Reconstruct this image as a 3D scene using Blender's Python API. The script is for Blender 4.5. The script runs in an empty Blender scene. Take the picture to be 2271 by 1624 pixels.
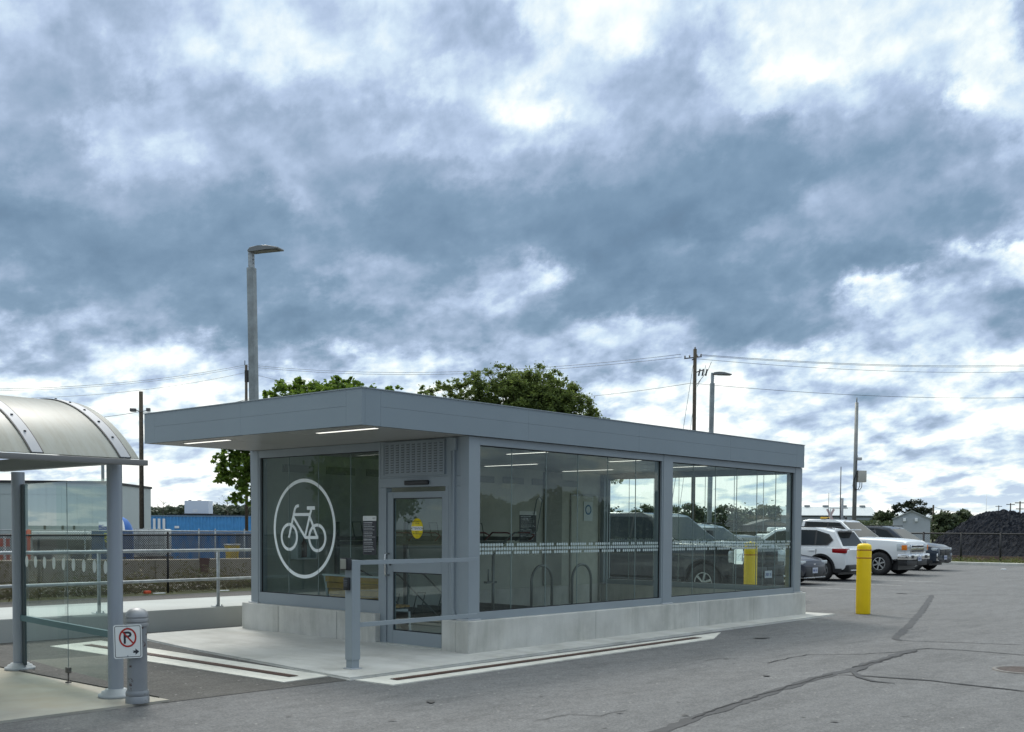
import bpy, bmesh, math, random
import numpy as np
from mathutils import Vector, Matrix
rnd = random.Random(7)
R = math.radians
sc = bpy.context.scene
COL = sc.collection

# ------------------------------------------------------------------ camera
# calibrated from the building's corners: focal length, lens shift, yaw, pitch, roll
W_, H_ = 2271.0, 1624.0
F_, PX, PY = 2411.5, 1137.8, 1262.7
YAW, PITCH, ROLL = R(41.573), R(-2.196), R(0.372)
CP = Vector((-9.688, -9.326, 1.6))
fw = Vector((math.cos(YAW) * math.cos(PITCH), math.sin(YAW) * math.cos(PITCH), math.sin(PITCH)))
rt = Vector((math.sin(YAW), -math.cos(YAW), 0))
up = rt.cross(fw)
cam = bpy.data.cameras.new('camera')
cam.sensor_width = 36
cam.sensor_fit = 'HORIZONTAL'
cam.lens = F_ / W_ * 36
cam.shift_x = (W_ / 2 - PX) / W_
cam.shift_y = (PY - H_ / 2) / W_
cam.clip_end = 6000
cam.clip_start = 0.05
co = bpy.data.objects.new('camera', cam)
COL.objects.link(co)
r2 = rt * math.cos(ROLL) + up * math.sin(ROLL)
u2 = up * math.cos(ROLL) - rt * math.sin(ROLL)
m = Matrix((r2, u2, -fw)).transposed().to_4x4()
m.translation = CP
co.matrix_world = m
sc.camera = co

def ray(x, y):
    u = (x - PX) / F_; v = (y - PY) / F_
    c, s = math.cos(ROLL), math.sin(ROLL)
    return fw + rt * (u * c + v * s) - up * (-u * s + v * c)
def pl(x, y, ax, val):          # where the sight line of a photo point meets a plane
    d = ray(x, y); k = (val - CP[ax]) / d[ax]
    return CP + d * k
def gp(x, y, z=0.0): return pl(x, y, 2, z)
def at(x, y, D):
    d = ray(x, y); return CP + d * (D / d.dot(fw))

# ------------------------------------------------------------------ light
SUN_EL, SUN_AZ = 48.0, 62.0      # azimuth counter-clockwise from +X, ahead of and left of the camera
sd = bpy.data.lights.new('sun', 'SUN')
sd.energy = 1.9; sd.angle = R(14); sd.color = (1.0, 0.95, 0.88)
so = bpy.data.objects.new('sun', sd)
COL.objects.link(so)
sdir = Vector((math.cos(R(SUN_EL)) * math.cos(R(SUN_AZ)), math.cos(R(SUN_EL)) * math.sin(R(SUN_AZ)), math.sin(R(SUN_EL))))
so.rotation_euler = sdir.to_track_quat('Z', 'Y').to_euler()
sc.view_settings.view_transform = 'Standard'
sc.view_settings.look = 'None'
sc.view_settings.exposure = 0.0
sc.view_settings.gamma = 1.0

# ------------------------------------------------------------------ node helpers
class NT:
    def __init__(s, tree): s.t = tree; s.n = tree.nodes; s.l = tree.links
    def new(s, typ, **kw):
        n = s.n.new(typ)
        for k, v in kw.items(): setattr(n, k, v)
        return n
    def link(s, a, b): s.l.new(a, b)
    def put(s, sock, v):
        if isinstance(v, bpy.types.NodeSocket): s.l.new(v, sock)
        elif v is not None: sock.default_value = v
    def math(s, op, a, b=None, c=None, clamp=False):
        n = s.new('ShaderNodeMath', operation=op); n.use_clamp = clamp
        for i, v in enumerate((a, b, c)):
            if v is not None: s.put(n.inputs[i], v)
        return n.outputs[0]
    def vmath(s, op, a, b=None, scale=None):
        n = s.new('ShaderNodeVectorMath', operation=op)
        s.put(n.inputs[0], a)
        if b is not None: s.put(n.inputs[1], b)
        if scale is not None: s.put(n.inputs[3], scale)
        return n.outputs['Value' if op in ('LENGTH', 'DOT_PRODUCT', 'DISTANCE') else 'Vector']
    def mr(s, v, a, b, c=0.0, d=1.0, mode='LINEAR'):
        n = s.new('ShaderNodeMapRange', interpolation_type=mode)
        s.put(n.inputs[0], v)
        for i, q in zip((1, 2, 3, 4), (a, b, c, d)): s.put(n.inputs[i], q)
        return n.outputs[0]
    def noise(s, vec=None, scale=5.0, detail=4.0, rough=0.55, dist=0.0, out='Fac'):
        n = s.new('ShaderNodeTexNoise')
        if vec is not None: s.put(n.inputs['Vector'], vec)
        n.inputs['Scale'].default_value = scale; n.inputs['Detail'].default_value = detail
        n.inputs['Roughness'].default_value = rough; n.inputs['Distortion'].default_value = dist
        return n.outputs[out]
    def ramp(s, fac, stops, mode='LINEAR'):
        n = s.new('ShaderNodeValToRGB'); r = n.color_ramp; r.interpolation = mode
        while len(r.elements) < len(stops): r.elements.new(0.5)
        for e, (p, c) in zip(r.elements, stops):
            e.position = p; e.color = (c, c, c, 1) if not isinstance(c, (tuple, list)) else (*c[:3], 1)
        s.put(n.inputs[0], fac)
        return n.outputs[0]
    def mix(s, f, a, b, blend='MIX'):
        n = s.new('ShaderNodeMix', data_type='RGBA', blend_type=blend)
        s.put(n.inputs[0], f)
        for i, v in ((6, a), (7, b)):
            if isinstance(v, (tuple, list)): v = (*v[:3], 1)
            s.put(n.inputs[i], v)
        return n.outputs[2]

# ------------------------------------------------------------------ sky: broken grey cloud over a pale gap sky
wd = bpy.data.worlds.new('World'); sc.world = wd; wd.use_nodes = True
N = NT(wd.node_tree); N.n.clear()
tc = N.new('ShaderNodeTexCoord').outputs['Generated']
nrm = N.vmath('NORMALIZE', tc)
sep = N.new('ShaderNodeSeparateXYZ'); N.link(nrm, sep.inputs[0])
X, Y, Z = sep.outputs
# compass angle from the view azimuth and elevation slope
fx, fy = math.cos(YAW), math.sin(YAW)
dF = N.math('ADD', N.math('MULTIPLY', X, fx), N.math('MULTIPLY', Y, fy))
dR = N.math('ADD', N.math('MULTIPLY', X, fy), N.math('MULTIPLY', Y, -fx))
az = N.math('ARCTAN2', dR, dF)
hyp = N.math('SQRT', N.math('ADD', N.math('MULTIPLY', X, X), N.math('MULTIPLY', Y, Y)))
el = N.math('ARCTAN2', Z, hyp)
# cloud-sheet coordinates (clouds get flatter and denser towards the horizon)
elp = N.math('SQRT', N.math('ADD', N.math('MAXIMUM', el, 0.0), 0.015))
cv = N.new('ShaderNodeCombineXYZ')
N.put(cv.inputs[0], N.math('MULTIPLY', az, 8.0)); N.put(cv.inputs[1], N.math('ADD', N.math('MULTIPLY', elp, 11.0), N.math('MULTIPLY', az, -1.6)))
cs = cv.outputs[0]
big = N.noise(cs, 1.15, 11.0, 0.545, 0.0)
hd = N.new('ShaderNodeMapping'); N.link(cs, hd.inputs[0]); hd.inputs['Location'].default_value = (3.7, 1.9, 5.0)
lump = N.noise(hd.outputs[0], 2.1, 11.0, 0.55, 0.1)
puff = N.mr(lump, 0.40, 0.60, -0.5, 0.5, 'SMOOTHSTEP')
hu = N.new('ShaderNodeMapping'); N.link(cs, hu.inputs[0]); hu.inputs['Location'].default_value = (3.7 + 0.05, 1.9 + 0.16, 5.0)
rim = N.math('SUBTRACT', lump, N.noise(hu.outputs[0], 2.1, 11.0, 0.55, 0.1))      # tops catch the light, bases stay grey
fine = N.noise(cs, 3.6, 9.0, 0.58, 0.35)
wrp = N.new('ShaderNodeTexNoise'); N.link(cs, wrp.inputs['Vector'])
wrp.inputs['Scale'].default_value = 2.3; wrp.inputs['Detail'].default_value = 10; wrp.inputs['Roughness'].default_value = 0.64
ws = N.new('ShaderNodeSeparateColor'); N.link(wrp.outputs['Color'], ws.inputs[0])
azw = N.math('ADD', az, N.math('MULTIPLY', N.math('SUBTRACT', ws.outputs[0], 0.5), 0.12))
vv = N.math('DIVIDE', Z, N.math('MAXIMUM', dF, 0.05))          # slope above the horizon
elw = N.math('ADD', vv, N.math('MULTIPLY', N.math('SUBTRACT', ws.outputs[1], 0.5), 0.075))
azn = N.mr(azw, R(-26.5), R(26.5))
# density of the cloud deck (0 thick and dark, 1 thin and white) by slope above the horizon and compass angle
ROWS = [
 (0.475, [.60,.58,.55,.60,.62,.62,.66,.70,.70,.60,.66,.90,.86,.84,.66,.76,.84,.88,.76,.76,.82,.42]),
 (0.446, [.54,.47,.50,.60,.62,.70,.74,.72,.68,.58,.58,.84,.84,.88,.60,.70,.86,.90,.82,.72,.80,.40]),
 (0.419, [.50,.44,.44,.56,.66,.80,.72,.66,.64,.80,.66,.66,.66,.62,.58,.74,.88,.92,.74,.76,.86,.62]),
 (0.392, [.46,.40,.42,.62,.52,.60,.50,.52,.62,.74,.70,.82,.62,.56,.56,.68,.66,.60,.56,.52,.92,.66]),
 (0.371, [.40,.38,.60,.66,.62,.44,.38,.44,.54,.60,.66,.92,.62,.48,.56,.44,.32,.50,.40,.38,.60,.82]),
 (0.346, [.34,.40,.62,.60,.58,.50,.36,.40,.48,.56,.60,.62,.50,.42,.40,.30,.26,.36,.28,.34,.50,.66]),
 (0.326, [.30,.44,.52,.52,.46,.48,.46,.36,.30,.38,.50,.46,.36,.28,.26,.22,.20,.28,.28,.36,.40,.46]),
 (0.301, [.28,.38,.34,.32,.28,.26,.48,.44,.18,.20,.30,.28,.20,.16,.16,.16,.22,.40,.34,.26,.28,.40]),
 (0.272, [.12,.14,.16,.20,.18,.20,.30,.30,.14,.12,.18,.16,.12,.08,.08,.20,.40,.38,.30,.24,.24,.55]),
 (0.253, [.22,.12,.08,.12,.12,.20,.26,.22,.16,.16,.30,.24,.10,.08,.22,.34,.28,.24,.26,.30,.66,.98]),
 (0.230, [.34,.32,.18,.10,.10,.16,.24,.46,.36,.26,.44,.66,.14,.14,.20,.20,.22,.30,.98,.66,.62,.72]),
 (0.205, [.20,.18,.26,.28,.22,.14,.26,.44,.40,.46,.58,.36,.12,.10,.14,.20,.20,.28,.66,.50,.38,.36]),
 (0.180, [.46,.50,.48,.40,.22,.12,.14,.22,.30,.40,.48,.36,.50,.56,.46,.20,.26,.34,.54,.58,.50,.62]),
 (0.153, [0.66,0.64,0.66,0.74,0.66,0.44,0.46,0.68,0.60,0.70,0.60,0.46,0.52,0.54,0.64,0.68,0.64,0.82,0.70,0.80,0.66,0.88]),
 (0.124, [0.82,0.88,0.80,0.88,0.90,0.88,0.92,0.90,0.70,0.92,0.84,0.80,0.70,0.84,0.90,0.86,0.78,0.86,0.68,0.68,0.88,0.96]),
 (0.087, [0.90,0.94,0.86,0.94,0.90,0.88,0.92,0.92,0.90,0.92,0.90,0.88,0.92,0.94,1.00,0.98,1.00,0.92,0.74,0.82,0.88,0.88]),
 (0.029, [0.96,0.94,0.96,0.92,0.94,0.96,0.92,0.94,0.94,0.96,0.94,0.94,0.96,0.94,0.96,0.98,0.98,0.92,0.88,0.86,0.94,0.92]),
]
deck = None; prev_e = None
for (e, vals) in reversed(ROWS):
    r = N.ramp(azn, [(0.022 + 0.956 * i / 21, v) for i, v in enumerate(vals)], 'EASE')
    if deck is None: deck = r
    else:
        deck = N.mix(N.mr(elw, prev_e, e, mode='SMOOTHSTEP'), deck, r)
    prev_e = e
# elsewhere in the sky: free noise, brighter round the veiled sun, duller opposite
sv = N.new('ShaderNodeCombineXYZ')
for i in range(3): sv.inputs[i].default_value = sdir[i]
sund = N.vmath('DOT_PRODUCT', nrm, sv.outputs[0])
free = N.math('ADD', N.mr(sund, -0.3, 0.95, 0.56, 0.85), N.math('MULTIPLY', N.math('SUBTRACT', big, 0.5), 1.5))
aza = N.math('ABSOLUTE', az)
msk = N.math('MULTIPLY', N.mr(aza, R(25), R(36), 1.0, 0.0, 'SMOOTHSTEP'), N.mr(el, R(24.5), R(32), 1.0, 0.0, 'SMOOTHSTEP'))
base = N.mix(msk, free, deck)
bsep = N.new('ShaderNodeSeparateColor'); N.link(base, bsep.inputs[0])
b = bsep.outputs[0]
# detail: soft billows in the thick deck, crisper and stronger in the broken cloud low down
amp = N.math('MULTIPLY', N.mr(b, 0.10, 0.60, 0.52, 1.0), N.mr(el, R(0.5), R(17), 1.25, 0.55))
d1 = N.math('MULTIPLY', N.math('SUBTRACT', big, 0.5), 0.85)
d2 = N.math('MULTIPLY', N.math('MULTIPLY', N.math('SUBTRACT', fine, 0.5), 0.8), N.math('MULTIPLY', N.mr(el, R(2), R(16), 1.0, 0.55), N.mr(b, 0.3, 0.75, 0.40, 1.1)))
d3 = N.math('ADD', N.math('MULTIPLY', puff, N.mr(el, R(1), R(17), 0.20, 0.10)), N.math('MULTIPLY', rim, N.mr(el, R(1), R(20), 1.5, 1.1)))
b = N.math('SUBTRACT', b, N.mr(b, 0.25, 0.70, 0.055, 0.0))
val = N.math('ADD', b, N.math('MULTIPLY', N.math('ADD', N.math('ADD', d1, d3), d2), amp))
val = N.math('MAXIMUM', N.math('SUBTRACT', val, N.mr(el, R(3), R(10), 0.03, 0.0)), N.mr(el, R(0.5), R(9.0), 0.76, -0.14))
val = N.math('ADD', N.math('MULTIPLY', val, 0.86), 0.14, clamp=True)
cloud = N.ramp(val, [(0.0, (.115, .195, .295)), (0.140, (.145, .245, .365)), (0.312, (.205, .32, .455)), (0.484, (.34, .45, .615)), (0.622, (.48, .605, .81)),
                     (0.759, (.68, .83, .97)), (0.871, (.90, 1.00, 1.02)), (0.948, (1.05, 1.12, 1.11)), (1.000, (1.25, 1.28, 1.24))])
# high-up light gain so that the ground gets daylight through the thin deck overhead
gain = N.mr(el, R(28), R(62), 1.0, 2.3, 'SMOOTHSTEP')
side = N.mr(dF, -0.8, 0.5, 0.85, 1.0, 'SMOOTHSTEP')
sky = N.new('ShaderNodeTexSky', sky_type='NISHITA')
sky.sun_disc = False; sky.sun_elevation = R(SUN_EL); sky.sun_rotation = R(90 - SUN_AZ)
bg1 = N.new('ShaderNodeBackground'); N.link(sky.outputs[0], bg1.inputs[0]); bg1.inputs[1].default_value = 0.10
warm = N.mix(N.mr(el, R(30), R(55), 0.0, 1.0, 'SMOOTHSTEP'), cloud, N.mix(1.0, cloud, (1.05, 1.0, .92), 'MULTIPLY'))
bg2 = N.new('ShaderNodeBackground'); N.link(warm, bg2.inputs[0]); N.put(bg2.inputs[1], N.math('MULTIPLY', gain, side))
mx = N.new('ShaderNodeMixShader'); mx.inputs[0].default_value = 0.92
N.link(bg1.outputs[0], mx.inputs[1]); N.link(bg2.outputs[0], mx.inputs[2])
wo = N.new('ShaderNodeOutputWorld'); N.link(mx.outputs[0], wo.inputs[0])
sc.cycles.max_bounces = 10; sc.cycles.transparent_max_bounces = 24; sc.cycles.glossy_bounces = 4
sc.cycles.diffuse_bounces = 3
sc.cycles.use_denoising = True

# ------------------------------------------------------------------ mesh helpers
def tag(o, label=None, cat=None, group=None, kind=None):
    if label: o['label'] = label
    if cat: o['category'] = cat
    if group: o['group'] = group
    if kind: o['kind'] = kind
    return o
def empty(name, loc=(0, 0, 0), rz=0.0, **kw):
    o = bpy.data.objects.new(name, None); COL.objects.link(o)
    o.location = loc; o.rotation_euler = (0, 0, rz); o.empty_display_size = 0.2
    return tag(o, **kw)
class MB:
    """collects shapes, builds ONE mesh object"""
    def __init__(s): s.b = bmesh.new(); s.mi = 0
    def _m(s, fs):
        for f in fs: f.material_index = s.mi
    def verts(s, pts): return [s.b.verts.new(p) for p in pts]
    def face(s, pts):
        f = s.b.faces.new(s.verts(pts)); s._m([f]); return f
    def box(s, x0, x1, y0, y1, z0, z1, bev=0.0):
        v = s.verts([(x0, y0, z0), (x1, y0, z0), (x1, y1, z0), (x0, y1, z0), (x0, y0, z1), (x1, y0, z1), (x1, y1, z1), (x0, y1, z1)])
        fs = [s.b.faces.new([v[i] for i in q]) for q in ((3, 2, 1, 0), (4, 5, 6, 7), (0, 1, 5, 4), (1, 2, 6, 5), (2, 3, 7, 6), (3, 0, 4, 7))]
        s._m(fs)
        if bev:
            es = list({e for f in fs for e in f.edges})
            r = bmesh.ops.bevel(s.b, geom=es, offset=bev, segments=2, profile=0.6, affect='EDGES', clamp_overlap=True); s._m(r['faces'])
        return s
    def tube(s, p0, p1, r0, r1=None, n=12, cap=True):
        r1 = r0 if r1 is None else r1
        p0, p1 = Vector(p0), Vector(p1); d = (p1 - p0)
        if d.length < 1e-6: return s
        q = d.to_track_quat('Z', 'Y')
        a = [s.b.verts.new(p0 + q @ Vector((r0 * math.cos(t), r0 * math.sin(t), 0))) for t in [2 * math.pi * i / n for i in range(n)]]
        b = [s.b.verts.new(p1 + q @ Vector((r1 * math.cos(t), r1 * math.sin(t), 0))) for t in [2 * math.pi * i / n for i in range(n)]]
        for i in range(n):
            f = s.b.faces.new((a[i], a[(i + 1) % n], b[(i + 1) % n], b[i])); f.material_index = s.mi; f.smooth = True
        if cap:
            s._m([s.b.faces.new(a[::-1]), s.b.faces.new(b)])
        return s
    def path(s, pts, r, n=8):
        """tube swept along a polyline, mitred"""
        P = [Vector(p) for p in pts]; rings = []
        last = None
        for i, p in enumerate(P):
            a = (p - P[i - 1]).normalized() if i else (P[1] - p).normalized()
            c = (P[i + 1] - p).normalized() if i < len(P) - 1 else a
            t = (a + c); t = t.normalized() if t.length > 1e-6 else a
            if last is None: 
                u = t.orthogonal().normalized()
            else:
                u = (last - t * last.dot(t)); u = u.normalized() if u.length > 1e-6 else t.orthogonal().normalized()
            last = u; w = t.cross(u)
            rr = r[i] if isinstance(r, (list, tuple)) else r
            rings.append([s.b.verts.new(p + u * rr * math.cos(2 * math.pi * k / n) + w * rr * math.sin(2 * math.pi * k / n)) for k in range(n)])
        for A, B in zip(rings, rings[1:]):
            for k in range(n):
                f = s.b.faces.new((A[k], A[(k + 1) % n], B[(k + 1) % n], B[k])); f.material_index = s.mi; f.smooth = True
        s._m([s.b.faces.new(rings[0][::-1]), s.b.faces.new(rings[-1])])
        return s
    def lathe(s, prof, c=(0, 0, 0), n=32, axis='Z'):
        rings = []
        for (r, z) in prof:
            ring = []
            for k in range(n):
                t = 2 * math.pi * k / n; x, y = r * math.cos(t), r * math.sin(t)
                p = (x, y, z) if axis == 'Z' else ((x, z, y) if axis == 'Y' else (z, x, y))
                ring.append(s.b.verts.new((c[0] + p[0], c[1] + p[1], c[2] + p[2])))
            rings.append(ring)
        for A, B in zip(rings, rings[1:]):
            for k in range(n):
                f = s.b.faces.new((A[k], A[(k + 1) % n], B[(k + 1) % n], B[k])); f.material_index = s.mi; f.smooth = True
        (ra, za), (rb, zb) = prof[0], prof[-1]
        if len(prof) > 2 and ra > 0 and rb > 0 and (abs(za - zb) < 1e-6 or abs(ra - rb) < 1e-6):      # closed ring section
            A, B = rings[-1], rings[0]
            for k in range(n):
                f = s.b.faces.new((A[k], A[(k + 1) % n], B[(k + 1) % n], B[k])); f.material_index = s.mi; f.smooth = True
        else:
            for q, r_ in ((rings[0][::-1], ra), (rings[-1], rb)):
                if r_ > 0: s._m([s.b.faces.new(q)])
        bmesh.ops.remove_doubles(s.b, verts=[v for ring, (r_, _) in zip(rings, prof) if r_ == 0 for v in ring], dist=1e-7)
        return s
    def prism(s, poly, ax, a, b):
        """2-D polygon extruded along an axis: ax 0 -> poly is (y,z); 1 -> (x,z); 2 -> (x,y)"""
        def P(q, t): return {0: (t, q[0], q[1]), 1: (q[0], t, q[1]), 2: (q[0], q[1], t)}[ax]
        A = s.verts([P(q, a) for q in poly]); B = s.verts([P(q, b) for q in poly])
        n = len(poly)
        s._m([s.b.faces.new(A), s.b.faces.new(B[::-1])])
        for i in range(n): s._m([s.b.faces.new((A[i], B[i], B[(i + 1) % n], A[(i + 1) % n]))])
        return s
    def build(s, name, mats, parent=None, smooth_angle=None, loc=None, fix=True):
        if fix: bmesh.ops.recalc_face_normals(s.b, faces=s.b.faces)
        me = bpy.data.meshes.new(name); s.b.to_mesh(me); s.b.free()
        for mt in (mats if isinstance(mats, (list, tuple)) else [mats]): me.materials.append(mt)
        if smooth_angle is not None:
            for p in me.polygons: p.use_smooth = True
            me.set_sharp_from_angle(angle=R(smooth_angle))
        o = bpy.data.objects.new(name, me); COL.objects.link(o)
        if parent is not None: o.parent = parent
        if loc is not None: o.location = loc
        return o
def children(o): return [c for c in bpy.data.objects if c.parent is o]
def copy_tree(o, parent=None):
    c = o.copy(); COL.objects.link(c); c.parent = parent
    for ch in list(o.children): copy_tree(ch, c)
    return c
def text_obj(name, txt, size, mat, parent, M, extrude=0.002, align='CENTER'):
    cu = bpy.data.curves.new(name, 'FONT'); cu.body = txt; cu.size = size; cu.extrude = extrude
    cu.align_x = align; cu.align_y = 'CENTER'; cu.resolution_u = 3
    t = bpy.data.objects.new(name + '_tmp', cu); COL.objects.link(t)
    dg = bpy.context.evaluated_depsgraph_get()
    me = bpy.data.meshes.new_from_object(t.evaluated_get(dg))
    bpy.data.objects.remove(t); bpy.data.curves.remove(cu)
    me.transform(M); me.materials.clear(); me.materials.append(mat)
    o = bpy.data.objects.new(name, me); COL.objects.link(o); o.parent = parent
    return o
def frame(origin, right, upv):
    """matrix mapping text XY onto a surface"""
    r = Vector(right).normalized(); u = Vector(upv).normalized(); n = r.cross(u)
    M = Matrix((r, u, n)).transposed().to_4x4(); M.translation = Vector(origin); return M
def apply_boolean(o, cutters):
    for c in cutters:
        md = o.modifiers.new('cut', 'BOOLEAN'); md.operation = 'DIFFERENCE'; md.object = c; md.solver = 'EXACT'
    dg = bpy.context.evaluated_depsgraph_get(); dg.update()
    me = bpy.data.meshes.new_from_object(o.evaluated_get(dg))
    o.modifiers.clear(); old = o.data; o.data = me; bpy.data.meshes.remove(old)
    for c in cutters: bpy.data.objects.remove(c)

# ------------------------------------------------------------------ materials
MATS = {}
def mat(name, col, rough=0.6, metal=0.0, nscale=None, namp=0.15, bump=0.0, bscale=60.0, spec=0.5, coat=0.0, extra=None, detail=5.0, emit=None):
    if name in MATS: return MATS[name]
    m = bpy.data.materials.new(name); m.use_nodes = True; n = NT(m.node_tree); n.n.clear()
    out = n.new('ShaderNodeOutputMaterial'); p = n.new('ShaderNodeBsdfPrincipled')
    n.link(p.outputs[0], out.inputs[0])
    oc = n.new('ShaderNodeTexCoord').outputs['Object']
    c = (*col, 1)
    if nscale:
        f = n.noise(oc, nscale, detail, 0.6)
        lo = tuple(max(0, v * (1 - namp)) for v in col); hi = tuple(min(1, v * (1 + namp)) for v in col)
        c = n.ramp(f, [(0.3, lo), (0.7, hi)])
    if extra: c = extra(n, oc, c)
    n.put(p.inputs['Base Color'], c)
    p.inputs['Roughness'].default_value = rough; p.inputs['Metallic'].default_value = metal
    p.inputs['Specular IOR Level'].default_value = spec; p.inputs['Coat Weight'].default_value = coat
    p.inputs['Coat Roughness'].default_value = 0.05
    if emit: p.inputs['Emission Color'].default_value = (*emit[0], 1); p.inputs['Emission Strength'].default_value = emit[1]
    if bump:
        bn = n.new('ShaderNodeBump'); bn.inputs['Strength'].default_value = bump; bn.inputs['Distance'].default_value = 0.01
        n.put(bn.inputs['Height'], n.noise(oc, bscale, 6, 0.65)); n.link(bn.outputs[0], p.inputs['Normal'])
    MATS[name] = m
    return m
def glass_mat(name, tint=(0.78, 0.88, 0.86), refl=1.0, ior=1.5, dots=False):
    m = bpy.data.materials.new(name); m.use_nodes = True; n = NT(m.node_tree); n.n.clear()
    out = n.new('ShaderNodeOutputMaterial')
    tr = n.new('ShaderNodeBsdfTransparent'); tr.inputs[0].default_value = (*tint, 1)
    gl = n.new('ShaderNodeBsdfGlossy'); gl.inputs['Roughness'].default_value = 0.0; gl.inputs[0].default_value = (.92, 1, .98, 1)
    g = n.new('ShaderNodeNewGeometry')
    cs_ = n.math('ABSOLUTE', n.vmath('DOT_PRODUCT', g.outputs['Normal'], g.outputs['Incoming']))
    sch = n.math('POWER', n.math('SUBTRACT', 1.0, cs_), 5.0)      # Schlick, both faces of the pane together
    f = n.math('MULTIPLY', n.math('ADD', n.math('MULTIPLY', sch, 0.92), 0.08), refl * 1.0, clamp=True)
    mx = n.new('ShaderNodeMixShader'); n.put(mx.inputs[0], f); n.link(tr.outputs[0], mx.inputs[1]); n.link(gl.outputs[0], mx.inputs[2])
    last = mx.outputs[0]
    # thin film of dust and dried streaks on the pane
    oc = n.new('ShaderNodeTexCoord').outputs['Object']
    mp = n.new('ShaderNodeMapping'); n.link(oc, mp.inputs[0]); mp.inputs['Scale'].default_value = (3, 3, 0.5)
    dirt = n.mr(n.noise(mp.outputs[0], 3.0, 6, 0.65), 0.42, 0.8, 0.004, 0.05)
    if dots:
        v = n.new('ShaderNodeTexVoronoi'); n.link(oc, v.inputs['Vector']); v.inputs['Scale'].default_value = 9.5; v.inputs['Randomness'].default_value = 0.12
        dirt = n.math('ADD', dirt, n.mr(v.outputs['Distance'], 0.055, 0.075, 0.28, 0.0), clamp=True)
    df = n.new('ShaderNodeBsdfDiffuse'); df.inputs[0].default_value = (.55, .62, .58, 1)
    m2 = n.new('ShaderNodeMixShader'); n.put(m2.inputs[0], dirt); n.link(last, m2.inputs[1]); n.link(df.outputs[0], m2.inputs[2])
    n.link(m2.outputs[0], out.inputs[0])
    MATS[name] = m
    return m
alu = mat('painted_aluminium', (.26, .30, .325), 0.5, 0.1, 1.2, 0.05)
alud = mat('fascia_aluminium', (.215, .262, .292), 0.55, 0.1, 0.6, 0.05)
alul = mat('light_aluminium', (.50, .52, .54), 0.35, 0.5, 3, 0.06)
galv = mat('galvanised_steel', (.33, .36, .375), 0.55, 0.4, 14, 0.22)
def concrete_extra(n, oc, c):
    mp = n.new('ShaderNodeMapping'); n.link(oc, mp.inputs[0]); mp.inputs['Scale'].default_value = (1.6, 1.6, 0.25)
    st = n.mr(n.noise(mp.outputs[0], 3.2, 7, 0.7), 0.44, 0.66, 0.0, 0.55)
    c = n.mix(st, c, (.33, .335, .30))
    pit = n.mr(n.noise(oc, 45, 3, 0.5), 0.66, 0.72, 0.0, 0.5)
    c = n.mix(pit, c, (.2, .2, .18))
    big = n.mr(n.noise(oc, 1.1, 4, 0.5), 0.42, 0.60, 0.0, 0.5)
    return n.mix(big, c, (.60, .60, .57))
conc = mat('cast_concrete', (.50, .495, .455), 0.88, 0, 2.5, 0.16, 0.35, 40, 0.2, extra=concrete_extra)
def slab_extra(n, oc, c):
    mp = n.new('ShaderNodeMapping'); n.link(oc, mp.inputs[0]); mp.inputs['Scale'].default_value = (1.0, 0.25, 1); mp.inputs['Rotation'].default_value = (0, 0, 0.5)
    c = n.mix(n.mr(n.noise(mp.outputs[0], 2.4, 7, 0.65), 0.4, 0.7, 0.0, 0.5), c, (.33, .32, .28))
    c = n.mix(n.mr(n.noise(oc, 1.1, 8, 0.75), 0.52, 0.70, 0.0, 0.55), c, (.27, .265, .24))
    return n.mix(n.mr(n.noise(oc, 60, 2, 0.5), 0.62, 0.72, 0.0, 0.35), c, (.25, .25, .23))
slab = mat('slab_concrete', (.50, .50, .475), 0.85, 0, 1.6, 0.1, 0.25, 60, 0.2, extra=slab_extra)
drainc = mat('drain_concrete', (.66, .65, .59), 0.85, 0, 5, 0.08, 0.15, 60, 0.2, extra=slab_extra)
black = mat('black_plastic', (.012, .013, .016), 0.4)
dark = mat('dark_gap', (.02, .022, .025), 0.7)
rubber = mat('tyre_rubber', (.018, .018, .019), 0.8, 0, 20, 0.2)
white = mat('white_vinyl', (.80, .86, .85), 0.45, 0, 4, 0.03)
whitep = mat('white_paint', (.74, .76, .77), 0.5, 0, 2, 0.04)
steel = mat('brushed_steel', (.55, .55, .54), 0.25, 0.9, 30, 0.05)
yellow = mat('bollard_yellow', (.90, .62, .003), 0.42, 0, 3, 0.05)
wood_p = mat('weathered_pole_wood', (.066, .054, .038), 0.9, 0, 9, 0.4, 0.5, 30)
rust = mat('rusty_iron', (.115, .062, .045), 0.85, 0.1, 25, 0.4, 0.5, 80)
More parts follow.
